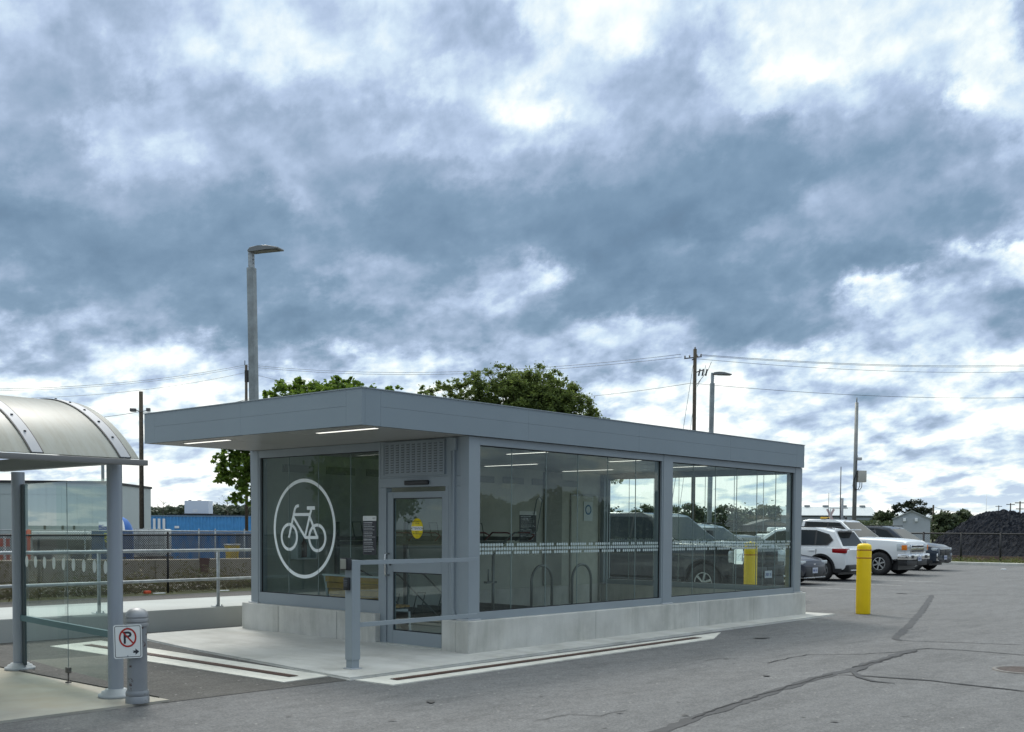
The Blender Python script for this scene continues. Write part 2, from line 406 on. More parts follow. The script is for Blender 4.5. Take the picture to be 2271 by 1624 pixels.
# ================================================================== GROUND AND PAVING
def asphalt(name, base, warm=0.0, seed=0.0):
    def ex(n, oc, c):
        mp = n.new('ShaderNodeMapping'); n.link(oc, mp.inputs[0]); mp.inputs['Location'].default_value = (seed, seed * 2, 0)
        v = mp.outputs[0]
        b0 = tuple(x * 0.80 for x in base); b1 = tuple(x * 1.16 for x in base)
        c = n.ramp(n.noise(v, 0.22, 5, 0.6), [(0.3, b0), (0.72, b1)])
        st = n.new('ShaderNodeMapping'); n.link(v, st.inputs[0]); st.inputs['Rotation'].default_value = (0, 0, 0.75); st.inputs['Scale'].default_value = (0.55, 2.4, 1)
        c = n.mix(n.mr(n.noise(st.outputs[0], 0.55, 8, 0.7), 0.38, 0.62, 0.0, 0.75), c, tuple(x * 1.42 for x in base))
        c = n.mix(n.mr(n.noise(st.outputs[0], 1.3, 7, 0.7), 0.50, 0.66, 0.0, 0.75), c, tuple(x * 0.52 for x in base))
        c = n.mix(n.mr(n.noise(v, 0.55, 6, 0.65), 0.56, 0.64, 0.0, 0.45), c, tuple(x * 0.6 for x in base))
        ag = n.noise(v, 38, 4, 0.85)
        c = n.mix(n.mr(ag, 0.36, 0.64, 0.0, 1.0), n.mix(0.62, c, tuple(x * 0.40 for x in base)), n.mix(0.30, c, tuple(min(1, x * 2.6) for x in base)))
        md = n.noise(v, 7.0, 7, 0.8)
        c = n.mix(n.mr(md, 0.44, 0.62, 0.0, 0.55), c, tuple(x * 0.62 for x in base))
        vo = n.new('ShaderNodeTexVoronoi'); n.link(v, vo.inputs['Vector']); vo.inputs['Scale'].default_value = 5.5
        c = n.mix(n.mr(vo.outputs['Distance'], 0.05, 0.09, 0.7, 0.0), c, (.34, .33, .31))
        vo = n.new('ShaderNodeTexVoronoi'); n.link(v, vo.inputs['Vector']); vo.inputs['Scale'].default_value = 1.7
        return n.mix(n.mr(vo.outputs['Distance'], 0.018, 0.05, 0.8, 0.0), c, (.03, .028, .026))
    return mat(name, base, 0.86, 0, None, 0, 0.55, 130, 0.25, extra=ex)
m_lot = asphalt('worn_asphalt', (.138, .139, .140))
m_side = asphalt('brown_asphalt', (.086, .084, .079), seed=7.3)
m_path = asphalt('path_asphalt', (.085, .082, .078), seed=3.1)
def sheet(name, poly, z, m, **kw):
    b = MB(); b.face([(x, y, z) for x, y in poly]); o = b.build(name, m, fix=False)
    return tag(o, kind='structure', **kw)
def grass_extra(n, oc, c):
    c = n.ramp(n.noise(oc, 0.12, 8, 0.7), [(0.3, (.045, .055, .022)), (0.5, (.085, .095, .04)), (0.7, (.16, .14, .08))])
    return n.mix(n.mr(n.noise(oc, 3.0, 6, 0.7), 0.3, 0.7, 0, 0.5), c, (.04, .05, .02))
m_field = mat('dry_field', (.09, .1, .05), 0.95, extra=grass_extra, bump=0.6, bscale=12)
sheet('field_ground', [(-400, -400), (3500, -400), (3500, 3500), (-400, 3500)], -0.03, m_field)
sheet('parking_lot_asphalt', [(-40, -60), (42.0, -60), (42.0, 13.2), (-40, 13.2)], 0.0, m_lot)
sheet('street_asphalt', [(-140, -80), (-40, -80), (-40, 60), (-140, 60)], 0.001, m_lot)
sheet('street_asphalt', [(-40, 13.2), (-11, 13.2), (-11, 60), (-40, 60)], 0.002, m_path)
sheet('side_asphalt', [(-4.5, -0.52), (-2.3, -0.58), (-1.2, 0), (-1.2, 5.45), (-14, 5.45), (-14, 3.2), (-4.5, 3.2)], 0.004, m_side)
# rail yard gravel beyond the kerb and behind the fence on the left
m_gravel = mat('yard_gravel', (.16, .15, .13), 0.95, 0, 3, 0.5, 0.7, 30, extra=lambda n, oc, c: n.mix(n.mr(n.noise(oc, 0.3, 5, 0.6), 0.45, 0.6, 0, 0.8), c, (.08, .085, .045)))
sheet('yard_gravel_ground', [(-30, 15.5), (70, 15.5), (110, 130), (-60, 130)], -0.015, m_gravel)
sheet('rail_bed_ground', [(46.5, -60), (58, -60), (58, 40), (46.5, 40)], -0.01, mat('rail_bed', (.13, .085, .065), 0.95, 0, 4, 0.4, 0.6, 20))

# kerb at the far side of the lot
b = MB(); b.box(42.0, 42.45, -60, 13.2, -0.2, 0.13, 0.02)
tag(b.build('concrete_kerb', conc), kind='structure')
b = MB(); b.box(42.45, 45.2, -60, 13.2, -0.2, 0.09)
tag(b.build('verge_ground', m_field), kind='structure')
# concrete apron round the shelter
b = MB(); b.prism([(-2.42, -0.62), (9.45, -0.42), (9.45, 5.1), (-1.75, 5.05), (-2.02, 3.2)], 2, -0.1, 0.032)
es = [e for e in b.b.edges if abs(e.verts[0].co.z - e.verts[1].co.z) < 1e-5 and e.verts[0].co.z > 0]
bmesh.ops.bevel(b.b, geom=es, offset=0.02, segments=2, affect='EDGES')
tag(b.build('concrete_apron_ground', slab), kind='structure')
# tan pavement under the bus shelter
tanp = mat('tan_pavement', (.385, .375, .33), 0.9, 0, 1.4, 0.14, 0.3, 50, 0.2,
           extra=lambda n, oc, c: n.mix(n.mr(n.noise(oc, 0.9, 5, 0.6), 0.42, 0.62, 0, 0.6), c, (.37, .325, .25)))
b = MB(); b.prism([(-4.42, -0.50), (-4.50, 3.3), (-14, 3.3), (-14, -0.48)], 2, -0.1, 0.022)
tag(b.build('tan_pavement', tanp), kind='structure')
b = MB(); pr = [(-4.415, -0.3), (-4.38, 0.1), (-4.36, 0.6), (-4.40, 1.1), (-4.36, 1.6), (-4.39, 2.0), (-4.37, 2.4), (-4.46, 3.3), (-4.52, 3.3), (-4.47, .5), (-4.43, -0.35)]
b.prism(pr, 2, -0.1, 0.034)
tag(b.build('pavement_edge_strip', m_side), kind='structure')
# raised walkway with its pale top and grey face
b = MB(); b.box(-16, 9.2, 5.45, 7.55, -0.1, 0.325, 0.012)
tag(b.build('raised_walkway', mat('pale_walkway_concrete', (.40, .415, .40), 0.85, 0, 1.0, 0.08, 0.15, 40, 0.2,
    extra=lambda n, oc, c: n.mix(n.mr(n.noise(oc, 1.2, 6, 0.7), 0.45, 0.7, 0, 0.35), c, (.42, .42, .40)))), kind='structure')
sheet('back_path', [(-30, 7.55), (11, 7.55), (11, 13.2), (-30, 13.2)], 0.005, m_path)
b = MB()
for k in range(5): b.box(12.0 + 3.0 * k, 12.1 + 3.0 * k, 3.0, 9.0, 0.0, 0.004)
tag(b.build('parking_bay_lines', mat('faded_line_paint', (.34, .34, .33), 0.85, 0, 7, 0.3)), kind='structure')

# tar-sealed cracks, each strip following its own wandering line
m_tar = mat('crack_sealer', (.036, .037, .040), 0.72, 0, 6, 0.25, 0.3, 60)
m_line = mat('hairline_crack', (.028, .028, .030), 0.85)
def crack(name, pts, w, m, z=0.004, wob=0.02):
    P = [gp(x, y) for x, y in pts]; Q = []
    for a, c in zip(P, P[1:]):
        k = max(2, int((c - a).length / 0.12))
        for i in range(k): Q.append(a.lerp(c, i / k))
    Q.append(P[-1]); b = MB(); prev = None
    for i, q in enumerate(Q):
        t = (Q[min(i + 1, len(Q) - 1)] - Q[max(i - 1, 0)]).normalized(); nn = Vector((-t.y, t.x, 0))
        q = q + nn * rnd.uniform(-wob, wob)
        ww = w * rnd.uniform(0.72, 1.2) / 2 * (0.35 if i in (0, len(Q) - 1) else 1)
        a, c = b.b.verts.new((q.x + nn.x * ww, q.y + nn.y * ww, z)), b.b.verts.new((q.x - nn.x * ww, q.y - nn.y * ww, z))
        if prev: b.b.faces.new((prev[0], prev[1], c, a))
        prev = (a, c)
    return tag(b.build(name, m, fix=True), kind='structure')
crack('asphalt_crack_seal', [(1410, 1640), (1540, 1594), (1700, 1540), (1810, 1505), (1880, 1487), (1960, 1462), (2025, 1441)], 0.125, m_tar)
crack('asphalt_crack_seal', [(2068, 1320), (2040, 1362), (2010, 1394), (1985, 1416), (1998, 1421)], 0.12, m_tar, 0.005)
crack('asphalt_crack_seal', [(1985, 1421), (2080, 1424), (2271, 1431)], 0.03, m_line, 0.006, 0.01)
crack('asphalt_crack_seal', [(2025, 1441), (2060, 1439), (2140, 1443), (2290, 1455)], 0.045, m_line, 0.006, 0.01)
crack('asphalt_crack_seal', [(1860, 1497), (1930, 1501), (2060, 1510), (2290, 1536)], 0.05, m_line, 0.007, 0.01)
crack('asphalt_crack_seal', [(1925, 1478), (1895, 1490), (1905, 1502), (1940, 1512), (1985, 1516)], 0.07, m_tar, 0.008, 0.015)
crack('asphalt_crack_seal', [(2010, 1316), (2040, 1319), (2068, 1320), (2140, 1320), (2290, 1321)], 0.035, m_line, 0.009, 0.01)
crack('asphalt_crack_seal', [(1700, 1472), (1750, 1460), (1790, 1453), (1900, 1452), (2000, 1446)], 0.022, m_line, 0.006, 0.02)
crack('asphalt_crack_seal', [(1985, 1316), (2012, 1318)], 0.16, m_tar, 0.010, 0.03)

m_st = mat('oil_stain', (.060, .060, .060), 0.7, 0, 8, .35, .2, 60)
m_st2 = mat('ground_grime', (.085, .083, .078), 0.9, 0, 8, .35, .3, 60)
stain_n = 0
def stain(x, y, r, m, squash=.6, z=None, world=False):
    global stain_n; stain_n += 1
    c = Vector((x, y, 0)) if world else gp(x, y); pts = []; rg = random.Random(stain_n); a0 = rg.uniform(0, 6)
    ph = [rg.uniform(0, 6) for _ in range(4)]
    for i in range(40):
        a = 2 * math.pi * i / 40; q = r * (1 + .22 * math.sin(2 * a + ph[0]) + .16 * math.sin(3 * a + ph[1]) + .10 * math.sin(7 * a + ph[2]) + .07 * math.sin(13 * a + ph[3]))
        u, v = q * math.cos(a), q * squash * math.sin(a); pts.append((c.x + u * math.cos(a0) - v * math.sin(a0), c.y + u * math.sin(a0) + v * math.cos(a0)))
    return sheet('ground_stain', pts, (z or .0105) + stain_n * .0003, m)
for x, y, r, sq in ((955, 1558, .09, .35), (1690, 1416, .16, .4), (1700, 1500, .05, .8), (1375, 1583, .025, .9), (1520, 1588, .03, .9), (1610, 1462, .05, .4), (2010, 1590, .05, .3), (1850, 1602, .03, .8), (870, 1600, .03, .6), (1200, 1545, .02, .8), (640, 1590, .025, .7)): stain(x, y, r, m_st, sq)
crack('asphalt_crack_seal', [(1180, 1600), (1260, 1585), (1330, 1588), (1400, 1575)], 0.012, m_line, 0.0062, 0.02)
crack('asphalt_crack_seal', [(1560, 1468), (1600, 1460), (1650, 1462)], 0.012, m_line, 0.0064, 0.02)
crack('asphalt_crack_seal', [(1530, 1596), (1640, 1558), (1760, 1520), (1850, 1494)], 0.02, m_line, 0.0085, 0.03)
crack('asphalt_crack_seal', [(1890, 1482), (1950, 1468), (2035, 1443)], 0.03, m_line, 0.0087, 0.03)
# catch-basin grate near the right edge
g0 = gp(2276, 1488)
cb = empty('drain_grate', g0, R(20), label='rusty round cast iron drain grate set in the parking lot at the right edge', cat='drain grate')
b = MB(); b.lathe([(0.36, -0.05), (0.36, 0.012), (0.31, 0.014), (0.31, -0.05)], n=40); b.build('frame_ring', mat('ring_iron', (.17, .16, .15), .85, 0, 12, .3), cb)
b = MB()
b.lathe([(0.0, -0.03), (0.305, -0.03), (0.305, -0.02), (0, -0.02)], n=32)
for k in range(-4, 5):
    L = math.sqrt(max(0.0, 0.30 ** 2 - (k * 0.065) ** 2)); b.box(k * 0.065 - 0.018, k * 0.065 + 0.018, -L, L, -0.02, 0.012)
b.box(-0.3, 0.3, -0.012, 0.012, -0.02, 0.008)
b.build('grate_bars', mat('rusted_pink_iron', (.13, .105, .095), 0.8, 0.1, 20, 0.4, 0.4, 60), cb)

# trench drains: pale concrete border with a brown slot
def trench(label, poly, s0, s1, w):
    t = empty('trench_drain', (0, 0, 0), label=label, cat='trench drain', group='trench drains along the concrete apron')
    b = MB(); b.prism(poly, 2, -0.08, 0.012); b.build('border', drainc, t)
    s0, s1 = Vector((*s0, 0)), Vector((*s1, 0)); d = (s1 - s0); L = d.length; d.normalize(); n = Vector((-d.y, d.x, 0))
    def P(u, v, z): q = s0 + d * u + n * v; return (q.x, q.y, z)
    b = MB(); h = w / 2
    for k in range(int(L / 0.035)):
        u = k * 0.035; b.face([P(u, -h, .020), P(u + .02, -h, .020), P(u + .02, h, .020), P(u, h, .020)])
    for v in (-h, h - 0.012): b.face([P(0, v, .0205), P(L, v, .0205), P(L, v + .012, .0205), P(0, v + .012, .0205)])
    b.build('grate', rust, t, fix=True)
    b = MB(); b.face([P(0, -h, .016), P(L, -h, .016), P(L, h, .016), P(0, h, .016)]); b.build('channel', dark, t)
    return t
trench('short concrete trench drain with rusty slot left of the apron, running away from camera', [(-2.36, -0.22), (-2.98, -0.26), (-3.10, 4.6), (-2.30, 4.8)], (-2.67, -0.02), (-2.70, 4.4), 0.12)
trench('long concrete trench drain with rusty slot along the shelter side facing the lot', [(-2.37, -0.66), (-2.34, -1.20), (4.0, -1.08), (4.9, -0.66)], (-2.10, -0.95), (3.95, -0.86), 0.12)

# ================================================================== BIKE SHELTER
bs = empty('bike_shelter', (4.5, 2.4, 0), label='grey glass walled bike shelter with flat overhanging roof and white bicycle emblem', cat='bike shelter')
OX, OY = -4.5, -2.4
def P_(b, name, mats, parent=None, sm=None):
    """build in world coordinates, then hang under the shelter"""
    o = b.build(name, mats, None, sm)
    par = parent if parent is not None else bs
    o.parent = par
    if par is bs: o.matrix_parent_inverse = Matrix.Translation((OX, OY, 0))
    return o
L, Wd, hP = 9.05, 4.82, 0.428
# plinth
b = MB()
T = 0.22
b.box(0, L, 0, T, 0, hP, 0.012)                     # long side to the lot
b.box(0, T - 0.004, T + 0.002, 0.475, 0, hP - 0.002, 0.012)     # stub right of the door
b.box(0.003, T, 1.74, Wd, 0, hP, 0.012)             # left of the door
b.box(T + 0.003, L, Wd - T, Wd - 0.002, 0, hP - 0.001, 0.012)
b.box(L - T, L - 0.002, T + 0.002, Wd - T - 0.002, 0, hP - 0.003, 0.012)
P_(b, 'concrete_plinth', conc)
# pour joints in the plinth, hairline grooves
jm = mat('joint_shadow', (.30, .30, .28), 0.9)
for x in (2.6, 5.35, 7.1): b = MB(); b.box(x, x + 0.005, -0.0015, 0.01, 0.0, hP - 0.01); P_(b, 'pour_joint', jm)
for y in (2.55, 3.9): b = MB(); b.box(-0.0015, 0.01, y, y + 0.005, 0.0, hP - 0.01); P_(b, 'pour_joint', jm)
# floor
b = MB(); b.box(T, L - T, T, Wd - T, 0.03, 0.052); b.box(0.0, T, 0.47, 1.74, 0.028, 0.046)
P_(b, 'floor_slab', mat('interior_floor', (.45, .46, .42), 0.7, 0, 1.2, 0.15))
b = MB(); b.box(0.35, 1.5, 0.5, 1.9, 0.0525, 0.062); P_(b, 'entrance_mat', mat('red_brown_mat', (.10, .045, .035), 0.95, 0, 12, 0.4))
ZB, ZT = 2.738, 3.148
# opaque back wall with a girt and a service door
wallm = mat('pale_back_wall', (.46, .47, .41), 0.7, 0, 1.2, 0.08, 0.1, 40,
    extra=lambda n, oc, c: n.mix(n.mr(n.noise(oc, 2.2, 7, 0.7), 0.5, 0.72, 0, 0.5), c, (.30, .31, .27)))
bwall = MB(); bwall.box(0.12, 8.82, 4.60, 4.70, hP, ZB - 0.002)
bw = P_(bwall, 'back_wall', wallm)
b = MB(); b.box(7.75, 7.79, 4.575, 4.598, 0.06, 2.3); b.box(8.72, 8.76, 4.575, 4.598, 0.06, 2.3); b.box(7.79, 8.72, 4.575, 4.598, 2.26, 2.3)
b.box(6.9, 7.45, 4.56, 4.598, 0.45, 2.7)  # dark slab stands in for a shaded, reflecting stretch of the wall
for y in range(9): b.box(0.6 + 0.85 * y, 1.2 + 0.85 * y, 4.585, 4.598, 2.44, 2.56)
P_(b, 'wall_trim_and_shade', mat('dark_trim_and_shade', (.24, .25, .22), 0.6))
# columns
def column(x0, x1, y0, y1, zb=hP):
    b = MB(); b.box(x0, x1, y0, y1, zb, ZB - 0.003, 0.004)
    c = P_(b, 'column', alu)
    b = MB(); b.box(x0 - 0.03, x1 + 0.03, y0 - 0.03, y1 + 0.03, zb, zb + 0.018, 0.003)
    P_(b, 'base_plate', alul, parent=c)
for q in ((.08, .255, .08, .232), (4.40, 4.63, .08, .25), (8.72, 8.98, .08, .26), (.08, .25, 4.51, 4.69), (8.78, 8.98, 4.5, 4.69)): column(*q)
# soffit and roof
b = MB()
b.box(-1.645, 8.90, 0.085, 4.61, ZB + 0.02, ZT - 0.004)
P_(b, 'roof_deck', mat('roof_membrane', (.25, .26, .27), 0.8))
b = MB(); e = 0.006
xs = [-1.68, 0.04, 2.2, 4.3, 6.4, 8.93]; ys = [0.05, 1.7, 3.2, 4.645]
for i in range(5):
    for j in range(3): b.box(xs[i] + e, xs[i + 1] - e, ys[j] + e, ys[j + 1] - e, ZB, ZB + 0.019)
P_(b, 'soffit_panels', mat('soffit_metal', (.42, .41, .385), 0.3, 0.25, 1, 0.04))
# fascia: two courses of panels with open joints, full-height corner pieces
b = MB(); zm = 2.96; t = 0.05; e = 0.001; bv = 0.0
def fas(u0, u1, axis, const, s, two):
    rows = [(ZB, zm - e), (zm + e, ZT)] if two else [(ZB, ZT)]
    for z0, z1 in rows:
        if axis == 0: b.box(u0 + e, u1 - e, min(const, const + s * t), max(const, const + s * t), z0, z1, bv)
        else: b.box(min(const, const + s * t), max(const, const + s * t), u0 + e, u1 - e, z0, z1, bv)
for u0, u1, two in ((-1.70 + t, -1.42, 0), (-1.42, 1.15, 1), (1.15, 3.66, 1), (3.66, 6.3, 1), (6.3, 8.66, 1), (8.66, 8.952 - t, 0)):
    fas(u0, u1, 0, 0.03, 1, two); fas(u0, u1, 0, 4.664, -1, two)
for u0, u1, two in ((0.03, 0.30, 0), (0.30, 2.35, 1), (2.35, 4.40, 1), (4.40, 4.664, 0)):
    fas(u0, u1, 1, -1.70, 1, two); fas(u0, u1, 1, 8.952, -1, two)
P_(b, 'fascia', alud)
b = MB()
for (x0, x1, y0, y1) in ((-1.71, 8.962, 0.02, 0.05), (-1.71, 8.962, 4.644, 4.674), (-1.71, -1.68, 0.05, 4.644), (8.93, 8.962, 0.05, 4.644)): b.box(x0, x1, y0, y1, ZT + 0.0005, ZT + 0.011)
P_(b, 'roof_coping', alu)
# linear ceiling lights
lit = mat('lit_diffuser', (.9, .9, .85), 0.5, emit=((1.0, .97, .88), 1.3))
for (xc, y0, y1) in ((-1.36, 0.17, 1.24), (-1.42, 3.02, 4.06), (2.82, .75, 1.9), (5.05, 3.2, 4.45), (5.25, 0.7, 1.75), (7.3, 3.2, 4.42), (7.3, .8, 2.0), (2.82, 3.2, 4.4)):
    b = MB(); b.box(xc - 0.045, xc + 0.045, y0 - 0.01, y1 + 0.01, ZB - 0.010, ZB - 0.001)
    lt = P_(b, 'ceiling_light', alul)
    b = MB(); b.box(xc - 0.03, xc + 0.03, y0, y1, ZB - 0.013, ZB - 0.0105); P_(b, 'diffuser', lit, parent=lt)
# glazing
gl_f = glass_mat('entrance_glass', (.60, .70, .69), 1.1)
gl_s = glass_mat('side_glass', (.86, .925, .90), 0.7, dots=True)
gl_e = glass_mat('end_glass', (.86, .94, .92), 0.6, dots=True)
gask = mat('black_gasket', (.015, .017, .018), 0.6)
seam = mat('glass_joint', (.20, .25, .24), 0.3)
dotw = mat('etched_dots', (.42, .50, .49), 0.5)
def window(axis, const, u0, u1, z0, z1, joints, gm, fr=0.08, fb=0.10, ft=0.10, dep=0.10):
    """frame bars butted end to end, panes between thin joints; axis 0 = runs along X"""
    b = MB(); c0, c1 = const, const + dep
    def bx(bb, a0, a1, k0, k1, q0, q1, bev=0.0):
        if axis == 0: bb.box(a0, a1, k0, k1, q0, q1, bev)
        else: bb.box(k0, k1, a0, a1, q0, q1, bev)
    bx(b, u0, u1, c0, c1, z0, z0 + fb, 0.003); bx(b, u0, u1, c0, c1, z1 - ft, z1, 0.003)
    bx(b, u0, u0 + fr * .4, c0 + .002, c1 - .002, z0 + fb, z1 - ft); bx(b, u1 - fr * .4, u1, c0 + .002, c1 - .002, z0 + fb, z1 - ft)
    w = P_(b, 'window', alu)
    g0, g1 = u0 + fr * .4, u1 - fr * .4; zz0, zz1 = z0 + fb, z1 - ft
    b = MB(); k = 0.012; cc = c0 + dep * .35
    bx(b, g0, g1, cc, cc + .02, zz0, zz0 + k); bx(b, g0, g1, cc, cc + .02, zz1 - k, zz1)
    bx(b, g0, g0 + k, cc, cc + .02, zz0 + k, zz1 - k); bx(b, g1 - k, g1, cc, cc + .02, zz0 + k, zz1 - k)
    P_(b, 'gasket', gask, parent=w)
    us = [g0 + k] + list(joints) + [g1 - k]
    for a, c in zip(us, us[1:]):
        b = MB(); pc = cc + .008
        if axis == 0: b.face([(a + .003, pc, zz0 + k), (c - .003, pc, zz0 + k), (c - .003, pc, zz1 - k), (a + .003, pc, zz1 - k)])
        else: b.face([(pc, a + .003, zz0 + k), (pc, c - .003, zz0 + k), (pc, c - .003, zz1 - k), (pc, a + .003, zz1 - k)])
        P_(b, 'glass_pane', gm, parent=w)
    for j in joints:
        b = MB(); bx(b, j - .003, j + .003, cc + .002, cc + .014, zz0 + k, zz1 - k); P_(b, 'pane_joint', seam, parent=w)
    return w, cc + .008
w1, c1 = window(0, 0.085, 0.257, 4.398, hP, ZB - 0.004, (.93, 1.63, 2.32, 3.02, 3.72), gl_s)
w2, _ = window(0, 0.085, 4.632, 8.718, hP, ZB - 0.004, (5.32, 6.0, 6.69, 7.38, 8.06), gl_s)
w3, cf = window(1, 0.085, 1.742, 4.508, hP, ZB - 0.004, (2.40, 3.11, 3.80), gl_f, fb=0.17, ft=0.11)
w4, ce = window(1, 8.86, 0.262, 4.498, hP - 0.001, ZB - 0.004, (.83, 1.46, 2.11, 2.72, 3.32, 3.94), gl_e)
w4.name = 'window'
# manifestation dots: three rows on each long pane, broken into groups
def dots(parent, axis, const, u0, u1, zc, skip=0.13, rr=0.021, seed=1):
    rg = random.Random(seed); b = MB(); p = 0.0515
    for row in (-1, 0, 1):
        u = u0 + 0.03; run = rg.randint(4, 9)
        while u < u1 - 0.03:
            n = 10; z = zc + row * 0.052
            pts = [(u + rr * math.cos(2 * math.pi * i / n), z + rr * math.sin(2 * math.pi * i / n)) for i in range(n)]
            if axis == 0: b.face([(q, const - .002, zq) for q, zq in pts])
            else: b.face([(const - .002, q, zq) for q, zq in pts])
            u += p; run -= 1
            if run == 0: u += p * (1 if row else 0.02); run = rg.randint(2, 8)
    return P_(b, 'dot_band', dotw, parent=parent)
dots(w1, 0, c1, 0.31, 4.35, 1.325, seed=3); dots(w2, 0, c1, 4.68, 8.67, 1.325, seed=5)
dots(w4, 1, ce, 0.33, 4.45, 1.325, seed=8)
# bicycle emblem
def strip(b, pts, w, x, closed=False):
    n = len(pts); L_ = []; R_ = []
    for i in range(n):
        a = pts[(i - 1) % n] if (closed or i) else pts[i]; c = pts[(i + 1) % n] if (closed or i < n - 1) else pts[i]
        dx, dz = c[0] - a[0], c[1] - a[1]; l = math.hypot(dx, dz) or 1; nx, nz = -dz / l, dx / l
        L_.append(b.b.verts.new((x, pts[i][0] + nx * w / 2, pts[i][1] + nz * w / 2))); R_.append(b.b.verts.new((x, pts[i][0] - nx * w / 2, pts[i][1] - nz * w / 2)))
    for i in range(n if closed else n - 1):
        j = (i + 1) % n; b.b.faces.new((L_[i], L_[j], R_[j], R_[i]))
def e2(px, py): return (3.45 - (px - 468) / 297 * .715, 1.565 + (815 - py) / 485 * .725)
b = MB(); k = 0
def nx():
    global k; k += 1; return cf - 0.003 - 0.0004 * k
strip(b, [(3.45 + .70 * math.cos(t * math.pi / 48), 1.565 + .70 * math.sin(t * math.pi / 48)) for t in range(96)], .05, nx(), True)
for c in (e2(325, 898), e2(598, 903)): strip(b, [(c[0] + .184 * math.cos(t * math.pi / 24), c[1] + .184 * math.sin(t * math.pi / 24)) for t in range(48)], .045, nx(), True)
for seg in ([(320, 908), (366, 700), (382, 622), (392, 602), (408, 594), (422, 594)], [(362, 678), (534, 678)], [(366, 700), (482, 898)], [(480, 900), (540, 636)], [(524, 690), (602, 905)], [(478, 900), (607, 900)], [(540, 655), (542, 625)]):
    strip(b, [e2(*q) for q in seg], .043, nx())
strip(b, [e2(500, 616), e2(578, 616)], .052, nx())
P_(b, 'bicycle_emblem', white, parent=w3)
# info panels (white header, black body with lines of white lettering)
pap = mat('sign_white', (.70, .72, .70), 0.4); ink = mat('sign_black', (.018, .02, .028), 0.35); txtw = mat('sign_lettering', (.55, .57, .58), 0.5)
def panel(parent, M, w, h, seed):
    rg = random.Random(seed)
    def pbox(b, x0, x1, y0, y1, z0, z1):
        b.box(x0, x1, y0, y1, z0, z1)
    def fin(b, name, mt, par):
        o = b.build(name, mt); o.data.transform(M); o.parent = par
        if par is bs: o.matrix_parent_inverse = Matrix.Translation((OX, OY, 0))
        return o
    b = MB(); pbox(b, -w / 2, w / 2, -h / 2, h / 2 - h * .125, 0, .003); p = fin(b, 'info_panel', ink, parent)
    b = MB(); pbox(b, -w / 2, w / 2, h / 2 - h * .125 + .0005, h / 2, 0, .003); fin(b, 'header', pap, p)
    b = MB()
    y = h / 2 - h * .17; n = 0
    while y > -h / 2 + h * .06:
        big = n in (0, 9); L_ = w * (.62 if big else rg.uniform(.55, .84)); x = -w * .44; hh = h * (.016 if big else .009)
        while x < -w * .44 + L_:
            q = rg.uniform(.03, .09) * w; pbox(b, x, min(x + q, w * .44), y - hh, y + hh * .4, .0032, .0036); x += q + w * .018
        y -= h * (.042 if n % 4 else .058); n += 1
    for (cx_, s) in ((-w * .36, 1), (-w * .24, 1)):
        b.lathe([(w * .032, .0031), (w * .045, .0031), (w * .045, .0036), (w * .032, .0036)], (cx_, h / 2 - h * .075, 0), 14)
    fin(b, 'lettering', txtw, p)
    o = text_obj('header_logo', 'GO', h * .07, ink, p, M @ Matrix.Translation((w * .33, h * .44, .0035)), .0006)
    return p
panel(w3, frame((cf - .002, 2.0, 1.48), (0, -1, 0), (0, 0, 1)), .275, .53, 4)
panel(bs, frame((6.44, 4.598, 1.62), (1, 0, 0), (0, 0, 1)), .50, .60, 5)
b = MB(); b.box(8.2, 8.5, 4.585, 4.5975, 1.75, 2.15); nt = P_(b, 'wall_notice', mat('pale_notice', (.55, .60, .60), 0.6))
b = MB(); b.lathe([(.075, 4.580), (.105, 4.580), (.105, 4.5845), (.075, 4.5845)], (8.35, 0, 1.98), 24, 'Y'); P_(b, 'notice_symbol', mat('notice_blue', (.10, .2, .32), .5), parent=nt)
# entrance bay
b = MB()
b.box(.085, .185, .445, .50, hP + .002, 2.12, .002); b.box(.085, .185, 1.62, 1.74, .03, 2.12, .002)
b.box(.085, .185, .236, 1.74, 2.122, 2.245, .002); b.box(.085, .185, .236, .44, hP + .002, 2.12)
b.box(.09, .18, .236, 1.74, 2.247, ZB - .004)
P_(b, 'door_frame', alu)
b = MB(); dx0, dx1 = .10, .155
b.box(dx0, dx1, .505, .575, .045, 2.06, .003); b.box(dx0, dx1, 1.50, 1.612, .045, 2.06, .003)
b.box(dx0, dx1, .577, 1.498, .045, .22, .003); b.box(dx0, dx1, .577, 1.498, 1.00, 1.14, .003); b.box(dx0, dx1, .577, 1.498, 1.98, 2.06, .003)
dr = P_(b, 'door', alu)
for z0, z1 in ((.222, .998), (1.142, 1.978)):
    b = MB(); b.face([(.128, .577, z0), (.128, 1.498, z0), (.128, 1.498, z1), (.128, .577, z1)]); P_(b, 'glass_pane', gl_f, parent=dr)
    b = MB(); k_ = .011
    b.box(.112, .122, .5775, 1.4975, z0 + .0005, z0 + k_); b.box(.112, .122, .5775, 1.4975, z1 - k_, z1 - .0005)
    b.box(.112, .122, .5775, .5775 + k_, z0 + k_, z1 - k_); b.box(.112, .122, 1.4975 - k_, 1.4975, z0 + k_, z1 - k_); P_(b, 'gasket', gask, parent=dr)
b = MB(); b.path([(.098, 1.575, 1.24), (.04, 1.575, 1.245), (.03, 1.575, 1.225), (.03, 1.575, .97), (.04, 1.575, .95), (.098, 1.575, .955)], .0125, 10); P_(b, 'handle', steel, parent=dr)
b = MB(); b.tube((.099, 1.545, 1.10), (.085, 1.545, 1.10), .018, n=14); P_(b, 'lock', black, parent=dr)
b = MB(); b.box(.07, .099, .50, 1.62, .033, .043); P_(b, 'threshold', alul, parent=dr)
b = MB(); b.box(.05, .083, .79, 1.24, 2.145, 2.205, .018); P_(b, 'door_operator', black)
